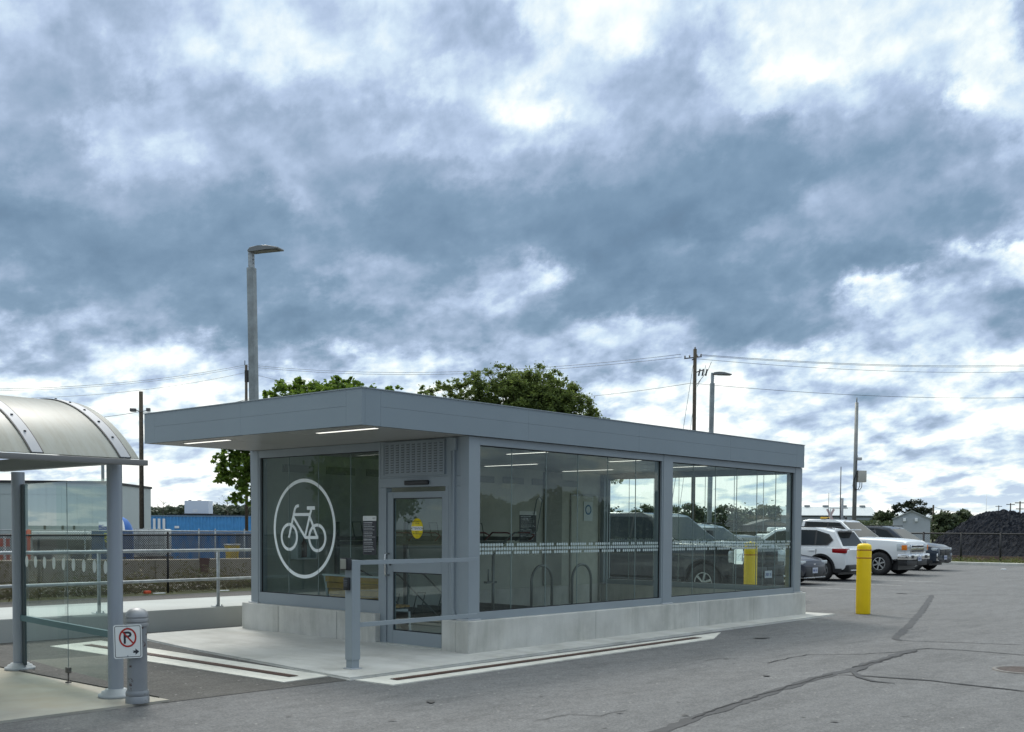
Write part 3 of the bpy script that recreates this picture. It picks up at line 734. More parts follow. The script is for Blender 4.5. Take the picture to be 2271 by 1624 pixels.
# yellow attention sticker
b = MB(); b.lathe([(0, 0), (.11, 0), (.11, .002), (0, .002)], n=32)
st = b.build('attention_sticker', mat('sticker_yellow', (.80, .62, .01), 0.5)); Ms = frame((.1265, 1.06, 1.58), (0, -1, 0), (0, 0, 1)); st.data.transform(Ms @ Matrix.Diagonal((1, 1.22, 1, 1))); st.parent = dr
b = MB(); b.box(-.104, .104, -.026, .026, .0022, .003); o = b.build('white_band', whitep); o.data.transform(Ms); o.parent = st
text_obj('lettering', 'ATTENTION', .042, ink, st, Ms @ Matrix.Translation((0, -.002, .0034)), .0004)
text_obj('lettering', 'AUTOMATIC\nDOOR', .026, ink, st, Ms @ Matrix.Translation((0, .078, .0025)), .0004)
text_obj('lettering', 'PORTE\nAUTOMATIQUE', .024, ink, st, Ms @ Matrix.Translation((0, -.058, .0025)), .0004)
# louvred vent over the door
b = MB(); b.box(.062, .088, .50, 1.66, 2.27, 2.285); b.box(.062, .088, .50, 1.66, 2.70, 2.715); b.box(.062, .088, .50, .515, 2.285, 2.70); b.box(.062, .088, 1.645, 1.66, 2.285, 2.70)
b.box(.070, .0885, .516, 1.644, 2.2855, 2.6995)
vg = P_(b, 'vent_grille', alu)
b = MB(); b2 = MB()
for i in range(11):
    for j in range(12):
        y = .565 + i * .1025; z = 2.315 + j * .0325
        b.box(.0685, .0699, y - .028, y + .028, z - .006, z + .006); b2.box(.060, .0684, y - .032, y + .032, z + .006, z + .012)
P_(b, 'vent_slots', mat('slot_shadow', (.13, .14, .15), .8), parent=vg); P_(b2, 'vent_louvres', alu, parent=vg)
# conduit between door and column
b = MB(); b.path([(.07, .36, ZB - .18), (.07, .36, .62), (.07, .33, .56), (.07, .30, .45)], .016, 8); b.box(.055, .084, .318, .342, .5, ZB - .12); b.box(.05, .084, .29, .38, ZB - .17, ZB - .02)
P_(b, 'conduit', alu)

# ---- things inside the shelter
def hoop(x0, label):
    t = empty('bike_hoop', (x0, 4.30, .052), label=label, cat='bike rack', group='steel hoops against the back wall')
    r = .31; pts = [(-r, 0, 0), (-r, 0, .5)] + [(-r * math.cos(a), 0, .5 + r * math.sin(a)) for a in [math.pi * i / 14 for i in range(1, 14)]] + [(r, 0, .5), (r, 0, 0)]
    b = MB(); b.path(pts, .027, 10); b.build('hoop_tube', mat('hoop_steel', (.17, .19, .19), .4, .6), t)
    for s in (-r, r): b = MB(); b.lathe([(0, 0), (.07, 0), (.07, .012), (0, .012)], (s, 0, 0), 20); b.build('floor_flange', galv, t)
hoop(6.52, 'steel bike hoop nearer the double rack inside the shelter'); hoop(7.78, 'steel bike hoop nearer the far corner inside the shelter')
# slatted bench under the entrance window
bn = empty('bench', (.64, 2.72, .052), R(90), label='wooden slatted bench with pale metal ends seen through the entrance window', cat='bench')
m_slat = mat('bench_wood', (.62, .34, .09), .5, 0, 4, .25)
b = MB()
for k in range(4): b.box(-.62, .62, .10 + k * .028, .125 + k * .028, .46 + k * .092, .545 + k * .092, .004)
b.build('backrest', m_slat, bn)
b = MB()
for k in range(4): b.box(-.62, .62, -.33 + k * .10, -.245 + k * .10, .40, .43, .004)
b.build('seat', m_slat, bn)
for s in (-1, 1):
    b = MB(); b.prism([(-.33, 0), (-.28, 0), (-.26, .38), (.06, .38), (.17, .84), (.215, .84), (.12, .36), (.16, 0), (.11, 0), (.08, .34), (-.30, .34)], 0, s * .64 - .02, s * .64 + .02); b.build('leg', whitep, bn)
b = MB(); b.box(-.66, .66, .195, .23, .825, .85); b.build('top_rail', whitep, bn)
# extinguisher cabinet
cbn = empty('extinguisher_cabinet', (.95, 4.598, 1.08), label='white wall cabinet holding a small extinguisher behind the bicycle emblem', cat='cabinet')
b = MB(); b.box(-.2, .2, -.16, 0, 0, .02); b.box(-.2, .2, -.16, 0, .42, .44); b.box(-.2, -.18, -.16, 0, .02, .42); b.box(.18, .2, -.16, 0, .02, .42); b.box(-.18, .18, -.02, 0, .02, .42); b.build('case', whitep, cbn)
b = MB(); b.lathe([(0, .03), (.045, .03), (.045, .25), (.02, .29), (.015, .33), (0, .33)], (.0, -.085, 0), 18); b.build('extinguisher', mat('dull_red', (.12, .02, .02), .4), cbn)
b = MB(); b.face([(-.18, -.158, .02), (.18, -.158, .02), (.18, -.158, .42), (-.18, -.158, .42)]); b.build('glass_pane', gl_e, cbn)
# double-deck bike rack: posts, upper trays with red hoops, lower trays
rk = empty('double_deck_bike_rack', (3.0, 3.6, .052), label='two level metal bike rack with red edged upper trays by the back wall', cat='bike rack')
rs = mat('rack_steel', (.10, .115, .11), .45, .5); rr_ = mat('rack_red', (.16, .028, .03), .5)
for x in (-1.5, .0, 1.5):
    b = MB(); b.box(x - .03, x + .03, .75, .81, 0, 1.62); b.box(x - .03, x + .03, -.5, .81, 0, .05); b.build('post', rs, rk)
b = MB(); b.box(-1.6, 1.6, .74, .80, 1.25, 1.31); b.box(-1.6, 1.6, -.10, -.05, 1.27, 1.31); b.build('cross_beam', rs, rk)
for i in range(6):
    x = -1.45 + i * .56
    b = MB(); b.box(x - .05, x + .05, -.85, .9, 1.33, 1.345); b.box(x - .055, x - .045, -.85, .9, 1.345, 1.39); b.box(x + .045, x + .055, -.85, .9, 1.345, 1.39); u = b.build('upper_tray', rs, rk)
    b = MB(); b.path([(x, -.85, 1.34), (x, -.95, 1.42), (x, -.85, 1.46), (x, -.5, 1.46), (x, -.4, 1.38)], .014, 8); b.build('pull_handle', rr_, u)
    b = MB(); b.path([(x - .09, .3, 1.39), (x - .09, .36, 1.62), (x + .09, .36, 1.62), (x + .09, .3, 1.39)], .010, 8); b.build('wheel_hoop', rs, u)
    b = MB(); b.box(x + .16, x + .26, -.7, .9, .12 + .0 * i, .135); b.box(x + .155, x + .165, -.7, .9, .135, .19); b.box(x + .255, x + .265, -.7, .9, .135, .19)
    v = b.build('lower_tray', rs, rk)
    if i > 2: continue
    b = MB(); b.path([(x + .12, -.2, .14), (x + .12, -.32, .5), (x + .30, -.32, .5), (x + .30, -.2, .14)], .010, 8); b.path([(x + .21, -.7, .14), (x + .21, .2, .75), (x + .21, .7, .9)], .013, 8); b.build('wheel_hoop', rs, v)
lh = empty('repair_stand', (1.75, 1.2, .052), label='thin steel repair stand with a bent looped arm inside the entrance', cat='repair stand')
b = MB(); b.lathe([(0, 0), (.2, 0), (.2, .015), (0, .015)], n=24); b.tube((0, 0, .015), (0, 0, 1.15), .022); b.build('post', rs, lh)
b = MB(); b.path([(0, 0, 1.15), (.25, -.12, 1.45), (.55, -.25, 1.55), (.62, -.28, 1.95), (.66, -.30, 2.0), (.70, -.32, 1.95), (.62, -.29, 1.50), (.3, -.15, 1.36)], .009, 8); b.build('arm', rs, lh)
b = MB(); b.box(-.16, .05, -.03, .03, .75, .78); b.tube((-.1, 0, .78), (-.1, 0, .95), .012); b.build('tool_tray', rs, lh)
# ================================================================== BARRIER RAIL AT THE DOOR
br = empty('barrier_rail', (-1.92, -0.08, .032), label='grey square post with two rails running to the shelter corner, access reader on top', cat='barrier')
b = MB(); b.box(-.059, .059, -.059, .059, .10, 1.20, .004); b.box(-.05, .05, -.05, .05, .012, .10); post = b.build('post', alu, br)
b = MB(); b.box(-.075, .075, -.075, .075, 0, .012, .003); b.build('base_plate', alul, post)
b = MB()
b.box(.061, 1.99, -.022, .022, 1.145, 1.195, .003); b.build('upper_rail', alu, br)
b = MB(); b.box(.061, 1.99, -.022, .022, .455, .505, .003); b.build('lower_rail', alu, br)
b = MB(); b.box(-.125, -.061, -.055, .065, 1.09, 1.225, .012); rd = b.build('push_button', black, br, 30)
b = MB(); b.box(-.135, -.1255, -.042, .052, 1.103, 1.212, .006); b.build('button_plate', mat('satin_plate', (.36, .35, .32), .35, .8), rd)
b = MB(); b.box(-.095, -.061, -.035, .05, .87, 1.01, .008); b.build('card_reader', black, br, 30)
b = MB()
for k in range(4): b.box(-.098, -.0955, -.02, .035, .915 + k * .02, .921 + k * .02)
b.build('reader_keys', mat('grey_keys', (.12, .13, .15), .4), br)

# ================================================================== YELLOW BOLLARDS
def bollard(p, label):
    t = empty('yellow_bollard', p, rnd.uniform(0, 6), label=label, cat='bollard', group='yellow bollards between the shelter and the cars')
    b = MB(); b.lathe([(.128, 0), (.135, .02), (.135, 1.26), (.13, 1.30), (.11, 1.325), (.06, 1.34), (.0, 1.342)], n=40); b.build('sleeve', yellow, t, fix=True)
    b = MB()
    for z in (1.06, 1.21): b.lathe([(.1355, z), (.1375, z), (.1375, z + .016), (.1355, z + .016)], n=40)
    b.build('red_stripes', mat('stripe_red', (.33, .02, .015), .5), t)
    return t
g1 = gp(1914, 1362)
bollard((g1.x, g1.y, 0), 'tall yellow bollard with two red stripes standing free in the lot right of the shelter')
bollard((10.45, 1.95, 0), 'yellow bollard seen through the shelter glass in front of the dark pickup')

# ================================================================== BUS SHELTER ON THE LEFT
sh = empty('bus_shelter', (-6.6, 1.2, 0), label='bus shelter with curved translucent barrel roof, grey ribs and round steel columns', cat='bus shelter')
def S_(b, name, mats, parent=None, sm=None):
    o = b.build(name, mats, None, sm); o.parent = parent or sh
    if parent is None: o.matrix_parent_inverse = Matrix.Translation((6.6, -1.2, 0))
    return o
ya, yb, ze, rise = -.32, 2.86, 2.19, .62
yc = (ya + yb) / 2; hw = (yb - ya) / 2; Rr = (hw * hw + rise * rise) / (2 * rise); zc = ze + rise - Rr; th = math.asin(hw / Rr)
def arc(tt, dr=0): a = -th + 2 * th * tt; return (yc + (Rr + dr) * math.sin(a), zc + (Rr + dr) * math.cos(a))
x0s, x1s = -12.6, -4.56
m_acr = mat('aged_translucent_roof', (.47, .49, .455), .35, 0, 1.5, .08, extra=lambda n, oc, c: (lambda mp: (n.link(oc, mp.inputs[0]), mp.inputs['Scale'].__setattr__('default_value', (7, .6, 1.0)), n.mix(n.mr(n.noise(mp.outputs[0], 2.2, 8, .7), .42, .68, 0, .8), c, (.38, .375, .31)))[-1])(n.new('ShaderNodeMapping')))
p_ = [q for q in m_acr.node_tree.nodes if q.type == 'BSDF_PRINCIPLED'][0]
nt_ = NT(m_acr.node_tree); tl = nt_.new('ShaderNodeBsdfTranslucent'); nt_.link(p_.inputs['Base Color'].links[0].from_socket, tl.inputs[0])
mm = nt_.new('ShaderNodeMixShader'); mm.inputs[0].default_value = .5; o_ = [q for q in m_acr.node_tree.nodes if q.type == 'OUTPUT_MATERIAL'][0]
nt_.link(p_.outputs[0], mm.inputs[1]); nt_.link(tl.outputs[0], mm.inputs[2]); nt_.link(mm.outputs[0], o_.inputs[0])
def arcsheet(b, xa, xb, dr0, dr1, n=36, t0=0., t1=1.):
    A = []
    for i in range(n + 1):
        t = t0 + (t1 - t0) * i / n
        (y0, z0), (y1, z1) = arc(t, dr0), arc(t, dr1)
        A.append([b.b.verts.new(q) for q in ((xa, y0, z0), (xb, y0, z0), (xb, y1, z1), (xa, y1, z1))])
    for P, Q in zip(A, A[1:]):
        for k in range(4): b.b.faces.new((P[k], P[(k + 1) % 4], Q[(k + 1) % 4], Q[k]))
    b.b.faces.new(A[0]); b.b.faces.new(A[-1][::-1])
ribx = [-5.525 - .79 * k for k in range(-1, 9)]
for xa, xb in zip([-4.60] + ribx, ribx + [x0s]):
    if xa - xb < .05: continue
    b = MB(); arcsheet(b, xb + .002, xa - .002, 0, .006); S_(b, 'roof_panel', m_acr, sm=40)
for rx in ribx:
    b = MB(); arcsheet(b, rx - .045, rx + .045, .0075, .018); rb = S_(b, 'roof_rib', mat('rib_metal', (.24, .26, .29), .55, .2), sm=40)
    b = MB(); arcsheet(b, rx - .056, rx - .047, .0075, .016); arcsheet(b, rx + .047, rx + .056, .0075, .016); S_(b, 'rib_gasket', gask, parent=rb, sm=40)
    b = MB()
    for k in range(1, 12):
        y, z = arc(k / 12, .018); b.tube((rx, y, z - .002), (rx, y, z + .008), .012, n=6)
    S_(b, 'rib_bolts', dark, parent=rb)
b = MB()
b.box(x0s, x1s + .03, ya - .035, ya + .045, ze - .055, ze - .006, .006); b.box(x0s, x1s + .03, yb - .045, yb + .035, ze - .055, ze - .006, .006)
S_(b, 'eave_gutter', mat('gutter_metal', (.20, .20, .195), .5, .4), sm=30)
for xx in (-4.58, -6.9, -9.1, -11.3):
    b = MB(); b.box(xx - .05, xx + .05, ya + .27, yb - .27, ze - .025, ze + .095, .005); S_(b, 'tie_beam', mat('beam_metal', (.26, .28, .29), .5, .3))
def scol(x, y):
    b = MB(); b.tube((x, y, .03), (x, y, ze - .027), .068, n=32); c = S_(b, 'column', mat('column_metal', (.30, .335, .375), .42, .25), sm=30)
    b = MB(); b.lathe([(.155, .02), (.155, .05), (.13, .052), (.125, .075), (.10, .077), (.095, .095), (.07, .10)], (x, y, 0), 36); S_(b, 'base_flange', mat('flange_metal', (.40, .43, .44), .55, .2), parent=c)
scol(-4.665, .0); scol(-4.43, 2.50)
for xx in (-6.9, -9.1, -11.3):
    scol(xx, .03); scol(xx, 2.50)
def ex(y): return -4.655 + .096 * y        # the end wall runs slightly askew
gl_b = glass_mat('shelter_glass', (.80, .90, .87), 1.1)
for (a, c) in ((.09, 1.155), (1.165, 2.42)):
    b = MB(); b.face([(ex(a), a, .145), (ex(c), c, .145), (ex(c), c, 2.03), (ex(a), a, 2.03)]); gp_ = S_(b, 'end_glass', gl_b)
    b = MB(); n = 20
    for k in range(10):
        y = .23 + k * .258
        if a < y < c: b.face([(ex(y + .042 * math.cos(2 * math.pi * i / n)) - .003, y + .042 * math.cos(2 * math.pi * i / n), 1.205 + .062 * math.sin(2 * math.pi * i / n)) for i in range(n)])
    if len(b.b.faces): S_(b, 'glass_dots', white, parent=gp_)
for xx in (-9.1, -11.3, -6.9):
    b = MB(); b.face([(xx + .1, 2.52, .145), (xx + 2.1, 2.52, .145), (xx + 2.1, 2.52, 2.03), (xx + .1, 2.52, 2.03)]); S_(b, 'back_glass', gl_b)
b = MB(); b.box(-4.435, -4.415, 2.36, 2.43, .08, 2.03); S_(b, 'glass_edge', mat('dark_channel', (.05, .07, .075), .5)); b = MB(); b.box(-4.547, -4.541, 1.1585, 1.1615, .145, 2.03); S_(b, 'glass_joint', mat('joint_line', (.16, .20, .20), .5))
b = MB(); b.box(-4.565, -4.525, 1.13, 1.19, .12, .18, .008); b.tube((-4.545, 1.16, .02), (-4.545, 1.16, .12), .008); b.lathe([(.03, .02), (.03, .03), (.01, .04)], (-4.545, 1.16, 0), 12); S_(b, 'glass_clamp', mat('clamp_metal', (.13, .12, .11), .5, .5))
b = MB(); b.prism([(ex(.07) - .03, .07), (ex(.07), .07), (ex(2.43), 2.43), (ex(2.43) - .03, 2.43)], 2, .56, .62); S_(b, 'bench_reflection', mat('teal_reflection', (.10, .19, .20), .45, .2))  # solid bar standing in for a bench reflection in the end glass
b = MB(); b.box(-6.9, -6.78, ya + .3, ya + .42, ze - .2, ze - .03, .01); S_(b, 'gusset', galv)

# grey cast bollard with ridged cap, and the no parking sign on it
gb = gp(305, 1558, .022)
bo = empty('metal_bollard', (gb.x, gb.y, .022), label='short grey cast bollard with ridged domed cap and chipped paint beside the shelter column', cat='bollard')
m_cast = mat('chipped_grey_paint', (.235, .25, .265), .45, .2, 3, .1, .15, 30, extra=lambda n, oc, c: n.mix(n.mr(n.noise(oc, 9, 5, .7), .60, .63, 0, 1), c, (.07, .04, .04)))
b = MB(); b.lathe([(.088, .12), (.086, .14), (.084, .70), (.086, .715)], n=40); b.build('shaft', m_cast, bo, 40)
b = MB(); b.lathe([(0, 0), (.103, 0), (.103, .055), (.096, .065), (.100, .075), (.100, .10), (.092, .118), (.0, .1185)], n=40); b.build('foot', m_cast, bo, 40)
b = MB(); b.lathe([(.086, .716), (.098, .72), (.099, .742), (.090, .75), (.090, .758), (.099, .764), (.099, .785), (.090, .793), (.090, .80), (.098, .806), (.096, .825), (.088, .85), (.065, .872), (.035, .885), (0, .89)], n=40); b.build('cap', mat('cap_paint', (.29, .30, .31), .5, .3, 6, .15), bo, 40)
bo.scale = (1, 1, .95)
d = (CP - Vector((gb.x, gb.y, CP.z))); d.z = 0; d.normalize(); rr0 = Vector((-d.y, d.x, 0))
sg = Vector((gb.x, gb.y, .58)) + d * .112 - rr0 * .065
sc_ = at(283.5, 1423, (sg - CP).dot(fw)); 
Mq = frame(sc_, rr0, (0, 0, 1)) @ Matrix.Rotation(R(1.2), 4, 'Z')
def rrect(w, h, r, n=6):
    o = []
    for cx_, cy_, a0 in ((w / 2 - r, h / 2 - r, 0), (-w / 2 + r, h / 2 - r, 90), (-w / 2 + r, -h / 2 + r, 180), (w / 2 - r, -h / 2 + r, 270)):
        for i in range(n + 1): a = R(a0 + 90 * i / n); o.append((cx_ + r * math.cos(a), cy_ + r * math.sin(a)))
    return o
def ringpoly(b, P, Q, z):
    A = b.verts([(x, y, z) for x, y in P]); B = b.verts([(x, y, z) for x, y in Q]); n = len(P)
    for i in range(n): b.b.faces.new((A[i], A[(i + 1) % n], B[(i + 1) % n], B[i]))
ps = empty('no_parking_sign', sc_, label='white no parking sign with red slashed circle and right arrow on the grey bollard', cat='sign')
def N_(o, par=None):
    o.data.transform(Matrix.Translation(-Vector(sc_)) @ Mq) if o.type == 'MESH' else None; o.parent = par or ps; return o
b = MB(); b.prism(rrect(.236, .296, .018), 2, -.003, 0); pan = N_(b.build('panel', pap))
b = MB(); ringpoly(b, rrect(.216, .276, .014), rrect(.206, .266, .010), .0008); N_(b.build('border', ink), pan)
red = mat('sign_red', (.38, .018, .012), .45)
b = MB(); c_ = [(.073 * math.cos(2 * math.pi * i / 48), .035 + .085 * math.sin(2 * math.pi * i / 48)) for i in range(48)]; c2 = [(.059 * math.cos(2 * math.pi * i / 48), .035 + .070 * math.sin(2 * math.pi * i / 48)) for i in range(48)]
ringpoly(b, c_, c2, .0022); b.face([(-.047, .083, .0023), (-.038, .092, .0023), (.050, -.012, .0023), (.041, -.021, .0023)]); N_(b.build('prohibition_ring', red), pan)
b = MB(); b.face([(-.034, -.018, .0012), (-.016, -.018, .0012), (-.016, .088, .0012), (-.034, .088, .0012)])
o1 = [(-.016, .088), (.008, .088), (.026, .080), (.034, .062), (.026, .044), (.008, .036), (-.016, .036)]; o2 = [(-.016, .070), (.004, .070), (.012, .067), (.015, .062), (.012, .057), (.004, .054), (-.016, .054)]
A = b.verts([(x, y, .0012) for x, y in o1]); B = b.verts([(x, y, .0012) for x, y in o2])
for i in range(6): b.b.faces.new((A[i], A[i + 1], B[i + 1], B[i]))
b.face([(.092, -.092, .0012), (.060, -.064, .0012), (.062, -.082, .0012), (.038, -.082, .0012), (.046, -.092, .0012), (.038, -.102, .0012), (.062, -.102, .0012), (.060, -.120, .0012)][::1]); N_(b.build('symbols', ink), pan)
b = MB()
for y in (.135, -.128): b.tube((-.004, y, 0), (-.004, y, .006), .007, n=10)
N_(b.build('bolts', galv), pan)

# ================================================================== HANDRAIL ON THE RAISED WALK
hr = empty('handrail', (-4, 5.33, .325), label='galvanised two rail pipe handrail along the raised walkway', cat='handrail')
xp = [-9.5, -7.6, -5.7, -3.85, -1.95, .03, 2.0, 3.9, 5.9, 7.9]
b = MB(); b.tube((-5.9, .12, .89), (12.9, .12, .89), .024, n=14); b.build('top_rail', galv, hr)
b = MB(); b.tube((-5.9, .12, .44), (12.9, .12, .44), .022, n=14); b.build('mid_rail', galv, hr)
for x in xp:
    b = MB(); b.tube((x + 4, .17, .012), (x + 4, .17, .89), .025, n=14); p = b.build('post', galv, hr)
    b = MB(); b.box(x + 3.93, x + 4.07, .13, .27, 0, .012)
    for u in (-.05, .05): b.tube((x + 4 + u, .15, .012), (x + 4 + u, .15, .035), .010, n=6)
    b.build('foot_plate', galv, p)

# ================================================================== CHAIN LINK FENCES
def chain_fence(label, A, B, h, rail_mat, wire_mat, posts, pitch=.056, wire=.0022, rail=.021, post_r=.026, top_spikes=False):
    A, B = Vector((*A, 0)), Vector((*B, 0)); d = (B - A); Ln = d.length; d.normalize(); n = Vector((-d.y, d.x, 0))
    t = empty('chain_link_fence', A, math.atan2(d.y, d.x), label=label, cat='fence')
    b = MB(); b.tube((0, 0, h), (Ln, 0, h), rail, n=10); b.build('top_rail', rail_mat, t)
    for u in posts:
        b = MB(); b.tube((u, -.0, 0), (u, -.0, h + .04), post_r, n=10); b.lathe([(post_r + .004, h + .04), (post_r * .6, h + .075), (0, h + .08)], (u, 0, 0), 10); b.build('post', rail_mat, t)
    # woven wire: two families of straight diagonals clipped to the panel
    V = []; Fc = []; z0, z1 = .03, h + (.03 if top_spikes else -.0); H = z1 - z0
    N_l = int((Ln + H) / pitch) + 1
    for fam, yy in ((1, .026), (-1, .030)):
        for i in range(-int(H / pitch) - 1, N_l):
            u0 = i * pitch; ua, ub = (u0, u0 + H) if fam == 1 else (u0 + H, u0)
            # clip
            lo, hi = 0.0, 1.0
            for lim, sgn in ((0, 1), (Ln, -1)):
                fa, fb = (ua - lim) * sgn, (ub - lim) * sgn
                if fa < 0 and fb < 0: lo = 2; break
                if fa < 0: lo = max(lo, fa / (fa - fb))
                if fb < 0: hi = min(hi, fa / (fa - fb))
            if lo >= hi: continue
            p0 = (ua + (ub - ua) * lo, z0 + H * lo); p1 = (ua + (ub - ua) * hi, z0 + H * hi); k = len(V); w = wire
            q = .7071 * w * (1 if fam == 1 else -1)
            for (u, z) in (p0, p1): V += [(u - q, yy, z + .7071 * w), (u + q, yy, z - .7071 * w), (u, yy - w * 1.2, z)]
            Fc += [(k, k + 3, k + 4, k + 1), (k + 1, k + 4, k + 5, k + 2), (k + 2, k + 5, k + 3, k)]
    me = bpy.data.meshes.new('wire_mesh'); me.from_pydata(V, [], Fc); me.materials.append(wire_mat)
    o = bpy.data.objects.new('wire_mesh', me); COL.objects.link(o); o.parent = t
    return t
bk = mat('black_coated_steel', (.022, .022, .024), .55, .2); wk = mat('fence_wire', (.035, .03, .028), .6, .3); wg = mat('galvanised_wire', (.25, .26, .26), .5, .5)
chain_fence('black railed chain link fence with sagging mesh behind the walkway at left', (-9, 12.9), (13, 14.5), 1.37, bk, wk, [9.47 - 4.6, 9.47 - 2.3 + .0, 9.47, 11.3 + .0, 13.2, 16.4, 19.6, 1.5][:0] + [1.8, 5.6, 9.44, 13.17, 16.9, 20.6], top_spikes=True, wire=.0058)
a0, a1 = at(-60, 1176, 33), at(620, 1181, 35)
chain_fence('galvanised chain link fence with pale pipe rail in front of the blue bins', (a0.x, a0.y), (a1.x, a1.y), 1.42, galv, wg, [3.2, 6.6, 7.1, 8.0, 8.6, 9.2], wire=.0036, pitch=.07)

# concrete block retaining wall
wa, wb_ = at(-40, 1244, 29.5), at(600, 1237.5, 33.5)
dv = Vector((wb_.x - wa.x, wb_.y - wa.y, 0)); Lw = dv.length; aw = math.atan2(dv.y, dv.x)
wl = empty('block_wall', (wa.x, wa.y, 0), aw, label='low beige concrete block wall behind the left chain link fence', cat='wall')
m_blk = mat('beige_block', (.30, .27, .215), .9, 0, 1.2, .22, .3, 20)
u = 0
while u < Lw:
    w = 1.52; b = MB(); b.box(u + .008, min(u + w, Lw) - .008, 0, .6, 0, .60 + rnd.uniform(-.01, .012), .02); b.build('block', m_blk, wl); u += w
pr = at(452, 1255, 31.5)
b = MB(); b.prism([(-.13, -.22), (.10, -.24), (.14, .18), (-.16, .2)], 1, -.01, .01); t = b.build('brown_panel', mat('brown_board', (.085, .03, .025), .7), None, loc=(pr.x, pr.y - .05, .47)); t.rotation_euler = (0, 0, aw)
tag(t, 'small dark brown board leaning over the block wall edge', 'board')

# ---- yard things behind the wall
def yard(name, x, y, D, **kw):
    p = at(x, y, D); return empty(name, (p.x, p.y, 0), math.atan2(rt.y, rt.x), **kw)
# blue shipping container
ct = yard('shipping_container', 322, 1206, 95, label='long bright blue corrugated shipping container in the yard', cat='container')
blue = mat('container_blue', (.065, .27, .56), .5, 0, 2, .12); hC = 2.46
def corr(b, x0, x1, y, z0, z1, p=.30, dpt=.05):
    n = int((x1 - x0) / p)
    for i in range(n):
        a = x0 + i * p; q = [(a, y), (a + p * .3, y), (a + p * .45, y + dpt), (a + p * .85, y + dpt), (a + p, y)]
        for (xa, ya_), (xb, yb_) in zip(q, q[1:]): b.face([(xa, ya_, z0), (xb, yb_, z0), (xb, yb_, z1), (xa, ya_, z1)])
b = MB(); corr(b, .1, 12.1, -.03, .15, hC - .1); b.box(0.06, 12.15, .03, 2.4, .15, hC - .05); b.build('side_wall', blue, ct, fix=True)
b = MB(); b.box(0, 12.2, -.05, 0.02, hC - .1, hC, .01); b.box(0, 12.2, -.05, .02, 0, .15, .01); b.box(-.02, .08, -.06, .05, 0, hC + .01, .01); b.box(12.1, 12.2, -.06, .05, 0, hC + .01, .01); b.build('frame_rails', mat('container_rail', (.12, .22, .33), .6), ct)
b = MB(); b.box(-.9, -.05, -.1, .9, 0, hC - .05); b.build('open_door', mat('door_brown', (.075, .055, .05), .8), ct)
b = MB()
for k in range(4): b.box(.3 + k * .42, .52 + k * .42, -.09, -.055, 1.0 if k else 1.2, hC - .28)
b.build('white_letter_marks', whitep, ct)
b = MB(); b.box(2.6, 3.0, -.08, -.055, 1.35, 1.55); b.build('label_plate', whitep, ct)
b = MB(); b.box(1.8, 9.2, .3, 2.0, hC, hC + .09); t = b.build('dark_planks', dark); t.location = ct.location; t.rotation_euler = ct.rotation_euler
tag(t, 'dark planks lying along the top of the blue container', 'planks')
bx = empty('roof_unit', Vector((0, 0, 0)), label='white sheet metal box standing on top of the blue container', cat='metal box')
bx.location = Vector(ct.location) + Vector((rt.x, rt.y, 0)) * 3.2 + Vector((-rt.y, rt.x, 0)) * .8; bx.location.z = hC + .1; bx.rotation_euler = ct.rotation_euler
b = MB(); b.box(0, 2.12, 0, 1.4, .08, 1.22, .02); b.build('case', mat('pale_blue_white', (.58, .64, .74), .45, .1), bx)
b = MB(); b.box(-.2, 2.4, -.05, 1.4, 0, .078); b.build('skid', dark, bx)
b = MB(); b.box(.72, 1.15, -.012, -.001, .42, .46); b.box(.72, 1.15, -.012, -.001, .34, .38); b.box(.72, 1.15, -.012, -.001, .24, .29); b.build('white_lettering', whitep, bx)
b = MB(); b.box(.3, .5, .2, .4, 1.22, 1.29); b.box(1.1, 1.4, .2, .35, 1.22, 1.27); b.build('vents', dark, bx)
# dark blue roll-off bins
for (xa, xb, D, lab) in ((366, 520, 44, 'dark blue flat sided steel bin behind the fence, left one'), (523, 640, 43, 'grey blue steel bin with purple lid edge beside the shelter column')):
    t = yard('steel_bin', xa, 1240, D, label=lab, cat='bin'); s = D / F_; w = (xb - xa) * s; h = 1.6 - (1182 - 1165) * s
    mb_ = mat('bin_blue', (.025, .17, .42), .5, 0, 1, .15) if xa < 400 else mat('bin_greyblue', (.10, .15, .22), .5, 0, 1, .2)
    b = MB(); b.box(0, w, 0, 2.0, 0, h, .02)
    for k in range(5): b.box(w * k / 4 - .03 if k else 0.0, w * k / 4 + .03, -.04, -.001, .05, h - .05)
    b.build('tub', mb_, t); b = MB(); b.box(-.03, w + .03, -.06, .02, h + .001, h + .06, .01); b.build('rim', mat('bin_rim', (.10, .22, .42), .5), t)
# IBC tote
tb = yard('liquid_tote', 296, 1236, 41, label='white cube tote tank in a wire cage on a dark pallet', cat='tank')
b = MB(); b.box(.03, 1.15, .03, .95, .47, 1.45, .05); b.build('tank', mat('milky_tank', (.55, .58, .58), .5, 0, 3, .15), tb, 40)
b = MB()
for k in range(7): b.tube((.19 * k + .01, 0, .42), (.19 * k + .01, 0, 1.5), .011, n=6)
for k in range(6): b.tube((0, 0, .45 + .2 * k), (1.18, 0, .45 + .2 * k), .011, n=6)
b.build('cage', galv, tb)
b = MB(); b.box(0, 1.18, 0, 1, .3, .41); b.box(0, .2, 0, 1, .0, .3); b.box(.5, .7, 0, 1, 0, .3); b.box(.98, 1.18, 0, 1, 0, .3); b.build('pallet', mat('pallet_wood', (.05, .03, .025), .9), tb)
